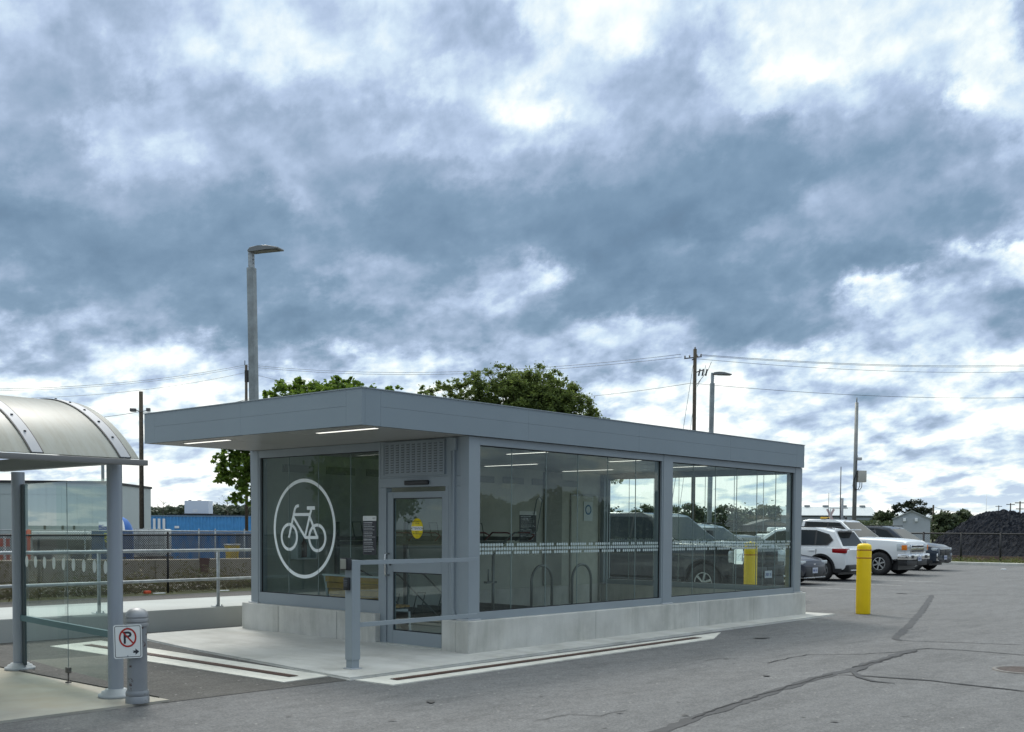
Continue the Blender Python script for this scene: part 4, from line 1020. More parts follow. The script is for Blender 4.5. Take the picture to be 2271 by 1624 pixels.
# yellow drum
dm = yard('yellow_drum', 572 - 57, 1240, 38, label='yellow open top drum behind the wall beside the blue bins', cat='drum')
m_dy = mat('drum_yellow', (.62, .42, .01), .5)
b = MB(); b.lathe([(0, 0), (.2, 0), (.22, .4), (.22, .6), (.27, .92), (.27, .96), (.24, .96), (.2, .6), (0, .6)], n=24); b.build('body', m_dy, dm, 40)
b = MB(); b.lathe([(.271, .92), (.285, .92), (.285, .965), (.271, .965)], n=24); b.build('rim', whitep, dm)
# dome
do = yard('recycling_dome', 264, 1195, 50, label='blue dome shaped container with white wedge near the wooden pole', cat='dome bin')
for i in range(8):
    b = MB(); a0_, a1_ = -math.pi + 2 * math.pi * i / 8, -math.pi + 2 * math.pi * (i + 1) / 8; rings = []
    for j in range(9):
        ph = j / 8 * math.pi / 2; r_ = .66 * math.cos(ph); z = 1.05 + .95 * math.sin(ph)
        rings.append([b.b.verts.new((r_ * math.cos(a0_ + (a1_ - a0_) * k / 5), r_ * math.sin(a0_ + (a1_ - a0_) * k / 5), z)) for k in range(6)])
    lo = [b.b.verts.new((.66 * math.cos(a0_ + (a1_ - a0_) * k / 5), .66 * math.sin(a0_ + (a1_ - a0_) * k / 5), 0)) for k in range(6)]
    rings = [lo] + rings
    for P, Q in zip(rings, rings[1:]):
        for k in range(5): b.b.faces.new((P[k], P[k + 1], Q[k + 1], Q[k]))
    bmesh.ops.remove_doubles(b.b, verts=b.b.verts, dist=.0005)
    b.build('wedge', whitep if i == 2 else mat('dome_blue', (.015, .12, .42), .35), do, 60)
# ice freezer
ic = yard('ice_freezer', 203, 1240, 40, label='blue outdoor ice freezer with header sign and yellow poster', cat='freezer')
s40 = 40 / F_
def PX_(x): return (x - 203) * s40
def PZ_(y): return 1.6 - (y - 1164.3) * s40
icb = mat('freezer_blue', (.012, .075, .22), .4); 
b = MB(); b.box(0, PX_(276), 0, .9, 0, PZ_(1177), .02); b.build('cabinet', icb, ic)
b = MB(); b.box(PX_(217), PX_(258), .1, .16, PZ_(1177) + .002, PZ_(1157)); hs = b.build('header_sign', mat('header_blue', (.02, .05, .30), .4), ic)
b = MB(); b.box(PX_(217), PX_(258), .09, .0985, PZ_(1164), PZ_(1157)); b.prism([(PX_(222), PZ_(1168)), (PX_(252), PZ_(1168)), (PX_(240), PZ_(1161))], 1, .085, .0895); b.build('header_band', whitep, hs)
def ftext(t, x, y, s, m_): return text_obj('lettering', t, s, m_, ic, Matrix.Translation((PX_(x), -.006, PZ_(y))) @ Matrix.Rotation(R(90), 4, 'X'), .001)
o = ftext('ARCTIC GLACIER', 237.5, 1172, .085, whitep); o.location.y = .09
b = MB(); b.box(PX_(229), PX_(272), -.012, -.001, PZ_(1226), PZ_(1181)); b.build('door_panel', mat('panel_blue', (.02, .14, .36), .4), ic)
b = MB(); b.box(PX_(232), PX_(256), -.02, -.013, PZ_(1196), PZ_(1182)); b.box(PX_(233), PX_(268), -.02, -.013, PZ_(1203), PZ_(1197.5)); b.build('yellow_poster', mat('poster_yellow', (.62, .60, .05), .5), ic)
b = MB(); b.box(PX_(231), PX_(270), -.02, -.013, PZ_(1204), PZ_(1203.4)); b.box(PX_(233), PX_(268), -.018, -.0125, PZ_(1214), PZ_(1204.5)); b.build('navy_poster', mat('poster_navy', (.006, .02, .07), .5), ic)
o = ftext('Forget\n"The Ice"', 251, 1211, .105, whitep); o.location.y = -.016
ftext('ARCTIC GLACIER', 252, 1232, .09, mat('pale_blue_ink', (.35, .5, .62), .5))
# white flat roofed building
wbp = at(-70, 1164, 62)
ww = empty('white_building', (wbp.x, wbp.y, 0), math.atan2(rt.y, rt.x) + R(3), label='white flat roofed metal building with black roof edge behind the bus shelter', cat='building')
s62 = 62 / F_; Lb = (232 + 70) * s62; hb = 1.6 + (1163 - 1067) * s62
b = MB(); b.box(0, Lb, 0, 9, 0, hb - .1); b.build('wall', mat('white_cladding', (.38, .43, .43), .6, 0, .4, .05), ww)
b = MB(); b.box(-.1, Lb + .06, -.1, 9.1, hb - .098, hb + .04); b.build('roof_edge', dark, ww)
b = MB()
for k in range(9): b.box(Lb * k / 9 + .02, Lb * k / 9 + .05, -.012, -.001, .1, hb - .12)
b.box(0, Lb, -.018, -.0125, hb - .75, hb - .72); b.build('cladding_joint', mat('joint_grey', (.36, .40, .40), .6), ww)
for (xa, xb, ya_, yb_, mt_) in ((120, 170, 1150, 1200, 'd'), (80, 110, 1152, 1205, 'd')):
    b = MB(); b.box((xa + 70) * s62, (xb + 70) * s62, -.03, -.013, 1.6 - (yb_ - 1163) * s62, 1.6 - (ya_ - 1163) * s62); b.build('mirrored_garage_door', mat('mirrored_door', (.40, .44, .44), .6), ww)  # reflected houses, built into this wall as doors and lamps
b = MB()
for xq in (96, 135, 160): b.box((xq + 70) * s62, (xq + 72.5) * s62, -.2, -.02, 1.6 - (1175 - 1163) * s62, 1.6 - (1165 - 1163) * s62)
b.build('mirrored_lamp', black, ww)
# white parked van / truck shape left of the freezer, red posts
tk = yard('parked_truck', 70, 1230, 47, label='low white truck bed with black chassis parked behind the fence at left', cat='truck')
b = MB(); b.box(0, 2.4, 0, 1.6, .95, 1.32, .05); b.box(.1, 2.3, .1, 1.5, 1.32, 1.36); b.build('bed', whitep, tk)
b = MB(); b.box(0.0, 2.45, .1, 1.5, .55, .93); b.tube((.45, .05, .4), (.45, .3, .4), .4, n=20); b.tube((2.0, .05, .4), (2.0, .3, .4), .4, n=20); b.build('chassis', black, tk)
og = mat('safety_orange', (.55, .07, .02), .6)
pb_ = yard('orange_barrier', -40, 1240, 34, label='orange and white barrier boards behind the fence at the left edge', cat='barrier')
b = MB(); b.box(0, .85, 0, .05, .9, 1.15); b.box(0, .85, 0, .05, .45, .68); b.build('boards', og, pb_); b = MB(); b.box(.1, .16, -.05, -.002, 0, 1.25); b.box(.7, .76, -.05, -.002, 0, 1.25); b.build('legs', whitep, pb_)
rp = yard('red_marker_post', 64, 1240, 32, label='slim orange red marker post tied to the fence post at left', cat='post')
b = MB(); b.tube((0, 0, 0), (0, 0, 1.45), .05, n=12); b.box(-.07, .07, -.01, .01, 1.2, 1.42); b.build('shaft', og, rp)
# litter
b = MB(); b.box(0, .16, 0, .1, 0, .07, .02); q = gp(322, 1318); t = b.build('orange_litter', og, loc=(q.x, q.y, .005)); tag(t, 'scrap of orange litter at the foot of the weeds', 'litter')
for x, y in ((343, 1318), (487, 1312)):
    b = MB(); b.box(0, .28, 0, .08, 0, .02, .005); q = gp(x, y); t = b.build('white_litter', whitep, loc=(q.x, q.y, .005)); tag(t, 'flat white scrap lying by the weeds, %s' % ('near the orange scrap' if x < 400 else 'nearer the shelter column'), 'litter')
q = gp(2100, 1262)
b = MB(); b.box(0, .22, 0, .15, 0, .04, .01); q = gp(2228, 1264.5); t = b.build('white_litter', whitep, loc=(q.x, q.y, .005)); tag(t, 'white scrap on the asphalt below the far kerb', 'litter')
# ================================================================== LAMP POSTS, POLES, WIRES
def lamp_post(p, rz, lean, label, h=9.2):
    t = empty('lamp_post', p, rz, label=label, cat='lamp post', group='square steel lamp posts')
    t.rotation_euler = (0, lean, rz)
    b = MB(); b.box(-.10, .10, -.10, .10, 0, h - .62, .02); b.build('pole', mat('galvanised_pole', (.22, .245, .25), .5, .4, 5, .2), t, 30)
    b = MB(); b.box(-.065, .065, -.065, .065, h - .62, h - .12, .008)
    for z in (h - .5, h - .4, h - .3): b.tube((.066, 0, z), (.09, 0, z), .02, n=8)
    b.build('pole_top', galv, t)
    b = MB()
    pr = [(-.02, h - .17), (.05, h - .10), (.3, h - .075), (.55, h - .085), (.92, h - .17), (.92, h - .215), (.55, h - .20), (.05, h - .215), (-.02, h - .21)]
    b.prism(pr, 1, -.17, .17); es = [e for e in b.b.edges]; bmesh.ops.bevel(b.b, geom=es, offset=.008, segments=1, affect='EDGES')
    hd = b.build('lamp_head', mat('lamp_housing', (.17, .18, .18), .45, .4), t, 30)
    b = MB(); b.box(.28, .82, -.13, .13, h - .222, h - .204); b.build('lens', mat('lamp_lens', (.09, .09, .08), .3), hd)
    return t
q = at(570.5, 1170, 30)
hx = math.atan2(rt.y, rt.x)
lamp_post((q.x, q.y, 0), hx - R(18), R(-1.05), 'tallest square lamp post rising behind the left part of the shelter roof', 9.28)
q = at(1572, 1170, 53); lamp_post((q.x, q.y, 0), hx + R(6), R(.5), 'square lamp post rising behind the shelter roof beside the utility pole', 9.28)
q = at(229, 1170, 80); lamp_post((q.x, q.y, 0), hx + R(100), 0, 'distant lamp post seen behind the end of the barrel roof')
# pole with camera and control box
q = at(1893.5, 1170, 55)
cpole = empty('camera_pole', (q.x, q.y, 0), hx, label='tall steel pole with small camera and beige equipment box above the white pickup', cat='pole')
cpole.rotation_euler = (0, R(.25), hx)
b = MB(); b.tube((0, 0, 0), (0, 0, 8.0), .115, .085, n=16); b.tube((0, 0, 8.0), (0, 0, 8.25), .03, n=10); b.build('shaft', mat('dull_pole', (.19, .20, .195), .5, .4, 4, .2), cpole)
b = MB(); b.box(.1, .52, -.2, .1, 4.0, 4.58, .02); b.build('control_box', mat('beige_box', (.42, .41, .37), .5), cpole, 30)
b = MB(); b.box(.06, .3, -.12, .06, 5.1, 5.25, .03); b.box(.02, .1, -.04, .04, 5.15, 5.35); b.build('camera', mat('camera_white', (.40, .40, .39), .4), cpole, 30)
b = MB()
b.path([(.02, -.12, 5.1), (.0, -.14, 4.4), (-.12, -.14, 4.1), (-.15, -.14, 3.8), (-.05, -.14, 3.6), (.12, -.14, 3.62), (.2, -.14, 3.8), (.22, -.1, 4.0)], .018, 6)
b.path([(.1, -.12, 4.6), (-.05, -.15, 4.2), (-.09, -.15, 3.8), (0, -.14, 3.64), (.2, -.14, 3.6), (.3, -.14, 3.75), (.32, -.1, 4.0)], .018, 6)
b.build('cable_loop', black, cpole)
# wooden poles
def wood_pole(x, D, ytop, label, r=.14, arms=True, kind='utility pole'):
    q = at(x, 1170, D); h = 1.6 + (1170 + (x - 1135) * .0065 - ytop) * D / F_
    t = empty('utility_pole', (q.x, q.y, 0), hx, label=label, cat=kind)
    b = MB(); b.tube((0, 0, 0), (0, 0, h), r, r * .8, n=12); b.build('shaft', wood_p, t)
    return t, h, q
t, h1, q1 = wood_pole(1536.5, 62, 777, 'tall wooden utility pole with crossarm and insulators behind the shelter roof', .125)
b = MB()
v0, v1 = Vector((-.66, -.4, h1 - .60)), Vector((.42, .3, h1 - .38))
b.path([v0, v1], .04, 4); b.path([(-.2, -.25, h1 - .65), (0.2, .25, h1 - .35)], .035, 4); b.build('crossarm', mat('dark_crossarm', (.07, .065, .06), .8), t)
for k in range(5):
    p = v0.lerp(v1, (.03, .3, .72, .97)[k]) if k < 4 else Vector((0, 0, h1 - .04)); b = MB(); b.lathe([(.03, .04), (.055, .07), (.03, .10), (.055, .13), (.02, .17)], tuple(p), 10); b.build('insulator', mat('insulator_grey', (.22, .21, .2), .3), t)
b = MB(); b.path([(.1, 0, h1 - 1.3), (.5, .1, h1 - 1.15)], .03, 6)
for k in range(3): b.tube((.22 + k * .2, .0, h1 - 1.5), (.30 + k * .2, .03, h1 - 1.12), .045, n=8)
b.path([(.15, 0, h1 - 2.1), (.35, 0, h1 - 1.7), (.75, .05, h1 - 1.2), (.95, .1, h1 - .7)], .014, 5); b.path([(.12, 0, h1 - 2.0), (.5, 0, h1 - 1.5), (.62, 0, h1 - .9)], .012, 5)
b.build('fuse_cutouts', dark, t)
b = MB(); b.path([(-.1, 0, h1 - .9), (-1.8, -1.0, 0)], .018, 5); b.path([(-.1, 0, h1 - 3.6), (-1.2, -.6, 0)], .014, 5); b.build('guy_wire', galv, t)
t, h2, q2 = wood_pole(547, 84, 812, 'wooden utility pole partly hidden by the left lamp post', .13)
b = MB(); b.box(-.1, .3, -.1, .1, h2 - 1.3, h2 - .4); b.tube((-.1, 0, h2), (-.1, 0, h2 + .35), .03, n=6); b.build('top_bracket', dark, t)
for k in range(5): b = MB(); b.box(.12, .32, -.02, .02, h2 - 3.2 - k * 1.0, h2 - 3.12 - k * 1.0); b.build('step_bracket', dark, t)
t, h3, q3 = wood_pole(314.5, 46, 870, 'bare wooden pole with two small floodlights beside the roof corner', .105)
b = MB(); b.path([(-.42, -.1, h3 - .72), (0, -.1, h3 - .85), (.35, -.1, h3 - .8)], .02, 6); b.box(-.42, -.18, -.2, 0, h3 - .86, h3 - .72, .03); b.box(.26, .42, -.18, -.02, h3 - .85, h3 - .7, .03); b.build('floodlights', mat('flood_grey', (.10, .10, .10), .5), t)
b = MB(); b.path([(.09, -.06, h3 - 1.1), (.11, -.08, h3 - 1.8), (.10, -.08, 0)], .014, 5); b.build('conduit', dark, t)
t, h5, q5 = wood_pole(2069, 120, 1120, 'leaning thin wooden pole between the grey shed and the gravel pile', .12)
t, h6, q6 = wood_pole(2261, 190, 1112, 'rightmost distant power pole with crossarms above the gravel pile', .14)
b = MB(); b.box(-.9, .9, -.05, .05, h6 - .35, h6 - .2); b.box(-.7, .7, -.05, .05, h6 - 1.4, h6 - 1.25); b.build('crossarm', dark, t)
t, h7, q7 = wood_pole(2240, 230, 1116, 'second distant power pole from the right above the gravel pile', .14)
b = MB(); b.box(-.9, .9, -.05, .05, h7 - .35, h7 - .2); b.build('crossarm', dark, t)
t, h8, q8 = wood_pole(2214, 300, 1121, 'smallest distant power pole above the peak of the gravel pile', .14)
b = MB(); b.box(-.9, .9, -.05, .05, h8 - .35, h8 - .2); b.build('crossarm', dark, t)
q = at(2187, 1140, 140); t = empty('thin_mast', (q.x, q.y, 0), label='hair thin pale mast rising from behind the gravel pile', cat='mast')
b = MB(); b.tube((0, 0, 0), (0, 0, 1.6 + 80 * 140 / F_), .045, .03, n=6); b.build('shaft', whitep, t)
# overhead wires: each span is one thing hanging between poles
wire_m = mat('cable', (.10, .11, .12), .5, .3)
def wires(A, Bs, sag, label, r=.011):
    A = Vector(A); Bv = Vector(Bs); b = MB(); pts = []
    for i in range(25):
        u = i / 24; p = A.lerp(Bv, u); p.z -= sag * 4 * u * (1 - u); pts.append(p)
    b.path(pts, r, 5); o = b.build('overhead_wire', wire_m); tag(o, label, 'wire', 'overhead wires')
far_r = lambda y: at(2420, y, 84)
far_l = lambda y: at(-160, y, 66)
P1 = lambda y, x=1533: at(x, y, 62); P2 = lambda y, x=547: at(x, y, 84)
wires(P1(787, 1556), far_r(803), .45, 'upper right hand wire from the main utility pole to the right edge', .013)
wires(P1(789, 1552), far_r(806), .45, 'second right hand wire just under the topmost one', .011)
wires(P1(796, 1545), far_r(818), .5, 'third right hand wire from the main utility pole', .011)
wires(P1(850), far_r(876), .5, 'lowest right hand wire leaving the main utility pole halfway down', .013)
wires(P1(786, 1510), P2(809), .8, 'topmost wire between the two utility poles', .012)
wires(P1(792, 1512), P2(813), .8, 'second wire between the two utility poles', .012)
wires(P1(850), P2(826), 1.6, 'lowest sagging wire between the two utility poles', .012)
wires(P2(809), far_l(862), .6, 'topmost wire from the left utility pole to the left edge', .013)
wires(P2(813), far_l(866), .6, 'second wire from the left utility pole to the left edge', .011)
wires(P2(826), far_l(882), .7, 'lowest wire from the left utility pole to the left edge', .012)
wires(at(318, 915, 46), at(556, 884, 40), .15, 'service wire from the bare wooden pole towards the lamp post', .010)
wires(at(312, 913, 46), at(120, 930, 52), .1, 'service wire from the bare wooden pole towards the left', .010)
wires(at(2069, 1124, 120), at(2190, 1140, 130), .3, 'low wire from the leaning thin pole to the gravel pile', .018)
# rail crossing signal
q = at(1866, 1170, 90)
cr = empty('crossing_signal', (q.x, q.y, 0), hx, label='railway crossing signal with white crossbuck and tall thin mast in front of the barn', cat='rail signal')
b = MB(); b.tube((.02, 0, 0), (.02, 0, 4.2), .13, .12, n=10); b.build('post', mat('signal_post', (.24, .25, .26), .5, .4), cr)
b = MB(); b.tube((-.12, 0, 0), (-.12, 0, 6.8), .05, .035, n=8); b.box(-1.0, .5, -.03, .03, 2.95 + .4, 3.0 + .4); b.build('mast', dark, cr)
b = MB()
for s in (1, -1):
    M_ = Matrix.Rotation(s * R(62), 4, 'Y'); vs = [M_ @ Vector(p) for p in ((-.62, 0, -.09), (.62, 0, -.09), (.62, 0, .09), (-.62, 0, .09))]
    A_ = [(v.x - .95, -.1 - .012 * s, v.z + 2.75) for v in vs]; b.face(A_)
    b.face([(x, y + .008, z) for x, y, z in A_][::-1])
cbk = b.build('crossbuck', mat('crossbuck_white', (.55, .42, .42), .5), cr)
b = MB(); b.tube((-.95, -.07, 0), (-.95, -.07, 3.3), .05, n=8); b.build('sign_post', galv, cr)
# ================================================================== BARN AND SHED
def px_at(x, D): return (x - PX) * D / F_
bq = at(1732, 1172, 150)
bn2 = empty('long_barn', (bq.x, bq.y, 0), hx - R(4), label='long pale grey metal barn with shallow gable roof behind the cars', cat='barn')
s = 150 / F_; Lx = (1936 - 1732) * s / math.cos(R(4)); he = 1.6 + (1175 - 1144) * s; hr_ = 1.6 + (1175 - 1124.5) * s
clad = mat('barn_cladding', (.33, .365, .375), .6, .1, .4, .06)
b = MB(); b.box(0, Lx, 0, 7, 0, he); b.prism([(0, he + .001), (7, he + .001), (3.5, hr_ - .05)], 0, .001, Lx - .001); b.build('wall', clad, bn2)
rfm = mat('barn_roof', (.47, .51, .52), .5, .2, .6, .05)
b = MB()
for a, c in (((-.25, he - .05), (3.5, hr_)), ((7.25, he - .05), (3.5, hr_))):
    b.prism([a, c, (c[0], c[1] + .08), (a[0], a[1] + .08)], 0, -.2, Lx + .3)
rf = b.build('roof', rfm, bn2)
b = MB()
for k in range(5): b.box(Lx * (.1 + .2 * k), Lx * (.1 + .2 * k) + .7, 3.2, 3.8, hr_ + .02, hr_ + .28)
b.build('ridge_vent', mat('vent_grey', (.25, .27, .28), .6), rf)
b = MB(); b.box(1.0, 8.6, -.05, -.002, he - .22, he - .06); b.box(10.2, Lx - .1, -.05, -.002, he - .22, he - .06); b.build('eave_shade_strip', mat('eave_shade_dark', (.10, .11, .11), .7), bn2)  # dark strips put the shade under the barn eave into colour
b = MB(); b.box(8.7, 10.1, -.08, -.002, .0, he - .05); b.build('doorway_panel', mat('door_grey', (.42, .46, .47), .6), bn2)
sq = at(1980, 1200, 110)
sd_ = empty('grey_shed', (sq.x, sq.y, 0), hx - R(19), label='small grey gabled shed with two white wall lights facing the lot', cat='shed')
s = 110 / F_; w = 77 * s; he = 1.6 + (1176 - 1151) * s; ha = 1.6 + (1176 - 1134) * s
b = MB(); b.prism([(0, -.1), (w, -.1), (w, he), (w / 2, ha), (0, he)], 1, 0, 5); b.build('wall', mat('shed_cladding', (.40, .43, .46), .6, .1, .8, .05), sd_)
b = MB()
for a, c in (((-.12, he - .06), (w / 2, ha)), ((w + .12, he - .06), (w / 2, ha))):
    b.prism([a, c, (c[0], c[1] + .07), (a[0], a[1] + .07)], 1, -.2, 5.2)
b.build('roof', mat('shed_roof', (.40, .43, .44), .5, .2), sd_)
for xx in (.305, .62):
    b = MB(); b.box(w * xx - .14, w * xx + .14, -.25, -.002, he - .28, he + .06, .04); b.build('wall_light', whitep, sd_)
# low dark building seen through the glass
lq = at(1663, 1180, 140); lo_ = empty('low_bungalow', (lq.x, lq.y, 0), hx, label='low brown bungalow under the trees seen through the shelter glass', cat='house')
b = MB(); b.box(0, 5.2, 0, 5, 0, 2.1); b.build('wall', mat('bungalow_brown', (.07, .06, .055), .8), lo_)
b = MB(); b.prism([(-.4, 2.1), (5.4, 2.1), (2.5, 2.9)], 1, -.3, 5.3); b.build('roof', mat('bungalow_roof', (.10, .095, .09), .8), lo_)
b = MB(); b.box(.6, 1.3, -.03, -.001, .9, 1.7); b.box(3.2, 4.2, -.03, -.001, .9, 1.7); b.build('window', mat('pane_dark', (.02, .025, .03), .2), lo_)
cq = at(1708, 1180, 110); vn = empty('white_caravan', (cq.x, cq.y, 0), hx, label='tiny white caravan parked beyond the lot seen through the glass', cat='caravan')
b = MB(); b.box(0, 1.7, 0, 1.6, .45, 1.8, .15); b.build('body', whitep, vn, 30); b = MB(); b.box(.2, .7, -.01, .0, 1.1, 1.5); b.box(1.0, 1.45, -.01, 0, 1.1, 1.5); b.build('window', black, vn); b = MB(); b.tube((.8, 0, .3), (.8, .2, .3), .3, n=14); b.build('wheel', black, vn)
# ================================================================== RAILS AND GRAVEL PILE
b = MB()
for y0 in (51.2, 52.65): b.box(y0, y0 + .07, -40, 40, .05, .2)
t = b.build('rail_track', mat('rail_steel', (.13, .09, .075), .7, .3)); tag(t, 'rusty rails running behind the black fence at right', 'rail track')
b = MB()
for k in range(110): b.box(50.6, 53.4, -38 + k * .7, -38 + k * .7 + .24, -.05, .06)
so_ = b.build('sleepers', mat('sleeper_wood', (.07, .05, .045), .9), t)
from mathutils import noise as mn
def pile():
    o0 = at(2200, 1240, 69); d0 = Vector((fw.x, fw.y, 0)).normalized()
    prof = [(-13, 0), (-4.6, 0.0), (-3.9, .75), (-3.2, 1.3), (-2.2, 1.85), (-1.2, 2.5), (-.5, 2.72), (0, 2.80), (.9, 2.80), (2.2, 2.68), (4, 2.7), (8, 2.9), (14, 2.4), (20, 0)]
    def rid(s):
        for (a, b_), (c, e_) in zip(prof, prof[1:]):
            if a <= s <= c: return b_ + (e_ - b_) * (s - a) / (c - a)
        return 0
    st = .11; ns = int(27 / st); nt = int(13 / st); V = []; Fc = []
    for i in range(ns + 1):
        s_ = -7 + i * st; rs_ = rid(s_)
        for j in range(nt + 1):
            t_ = -6.5 + j * st
            f = max(0, 1 - abs(t_) / (1.2 + rs_ * 1.6)); hgt = rs_ * min(1, f * 1.12)
            n_ = mn.noise(Vector((s_ * .6, t_ * .6, 3))) * .22 + mn.noise(Vector((s_ * 2.3, t_ * 2.3, 9))) * .11
            hgt = hgt + (n_ + rnd.uniform(-.075, .075)) * min(1, hgt * 1.2) - .05
            p = o0 + Vector((rt.x, rt.y, 0)) * (s_ + rnd.uniform(-.03, .03)) + d0 * (t_ + rnd.uniform(-.03, .03)); V.append((p.x, p.y, hgt))
    for i in range(ns):
        for j in range(nt):
            k = i * (nt + 1) + j; Fc.append((k, k + 1, k + nt + 2, k + nt + 1))
    me = bpy.data.meshes.new('gravel_pile'); me.from_pydata(V, [], Fc)
    me.materials.append(mat('dark_crushed_stone', (.011, .0135, .019), .8, 0, 9, .75, .9, 9, .08, extra=lambda n, oc, c: n.mix(n.mr(n.noise(oc, 5, 4, .8), .62, .72, 0, .35), c, (.045, .046, .055))))
    o = bpy.data.objects.new('gravel_pile', me); COL.objects.link(o)
    tag(o, 'large heap of dark crushed stone behind the black fence at right', 'gravel pile')
    return o0
pile_o = pile()
chain_fence('black chain link fence along the far kerb in front of the stone heap', (45.1, 30), (45.1, -14), 1.44, bk, wk, [20.26 - 1.86 * 9 + 1.86 * k for k in range(0, 19)], pitch=.11, wire=.0028, rail=.038, post_r=.05)
# ================================================================== VEHICLES
def paint(name, col, metal=0.0, rough=.28): return mat(name, col, rough, metal, None, 0, 0, 0, .4, 1.0 if col[0] > .025 else .45)
p_white = paint('paint_white', (.70, .72, .73)); p_dark = paint('paint_graphite', (.030, .034, .042), .4); p_silver = paint('paint_silver', (.36, .38, .40), .6)
p_navy = paint('paint_navy', (.010, .013, .028), .1); p_slate = paint('paint_slate', (.022, .034, .052), .2)
carglass = mat('car_glass', (.010, .014, .015), .03, 0, spec=.28)
scrglass = mat('windscreen_glass', (.010, .016, .017), .06, 0, spec=.12)
trim = mat('black_trim', (.014, .015, .017), .45); chrome = mat('chrome', (.72, .73, .74), .12, 1.0)
lampc = mat('lamp_clear', (.50, .54, .56), .08, .3, spec=.8); lampr = mat('lamp_red', (.26, .006, .008), .15); lampa = mat('lamp_amber', (.65, .17, .01), .2)
rimm = mat('alloy_rim', (.50, .52, .53), .25, .8); platem = mat('plate_white', (.45, .48, .55), .5); platei = mat('plate_ink', (.05, .07, .2), .5)
def lerp_tab(tab, x, k):
    for a, c in zip(tab, tab[1:]):
        if c[0] <= x <= a[0]: f = (a[0] - x) / ((a[0] - c[0]) or 1); return a[k] + (c[k] - a[k]) * f
    return tab[0][k] if x > tab[0][0] else tab[-1][k]
def wheel(par, x, y, Rt, w, side, spokes, rimr):
    b = MB(); y0 = -w / 2
    b.lathe([(rimr - .01, y0 + .02), (rimr + .01, y0), (Rt - .05, y0), (Rt - .012, y0 + .03), (Rt, y0 + .06), (Rt, w / 2 - .06), (Rt - .012, w / 2 - .03), (Rt - .05, w / 2), (rimr + .01, w / 2), (rimr - .01, w / 2 - .02)], (0, 0, 0), 36, 'Y')
    wh = b.build('wheel', rubber, par); wh.location = (x, y, Rt)
    b = MB(); yo = side * (w / 2 - .028)
    b.lathe([(rimr - .03, yo - .012), (rimr, yo - .012), (rimr, yo + .012), (rimr - .03, yo + .012)], (0, 0, 0), 36, 'Y')
    b.lathe([(0, yo - .015), (.06, yo - .015), (.055, yo + .012), (0, yo + .012)], (0, 0, 0), 16, 'Y')
    for k in range(spokes):
        a = 2 * math.pi * k / spokes + .3; c, s = math.cos(a), math.sin(a)
        def q(r, t, yy): return (r * c - t * s, yy, r * s + t * c)
        wi, wo_ = .018, .030 if spokes > 5 else .042
        pts = [(.04, -wi), (rimr - .015, -wo_), (rimr - .015, wo_), (.04, wi)]
        A = b.verts([q(r, t, yo + .008) for r, t in pts]); B = b.verts([q(r, t, yo - .02) for r, t in pts])
        b.b.faces.new(A); b.b.faces.new(B[::-1])
        for i in range(4): b.b.faces.new((A[i], B[i], B[(i + 1) % 4], A[(i + 1) % 4]))
    b.build('rim', rimm, wh, 40)
    b = MB(); b.lathe([(0, yo - .06 * side), (rimr, yo - .06 * side), (rimr, yo - .05 * side), (0, yo - .05 * side)], (0, 0, 0), 24, 'Y'); b.build('brake_disc', trim, wh)
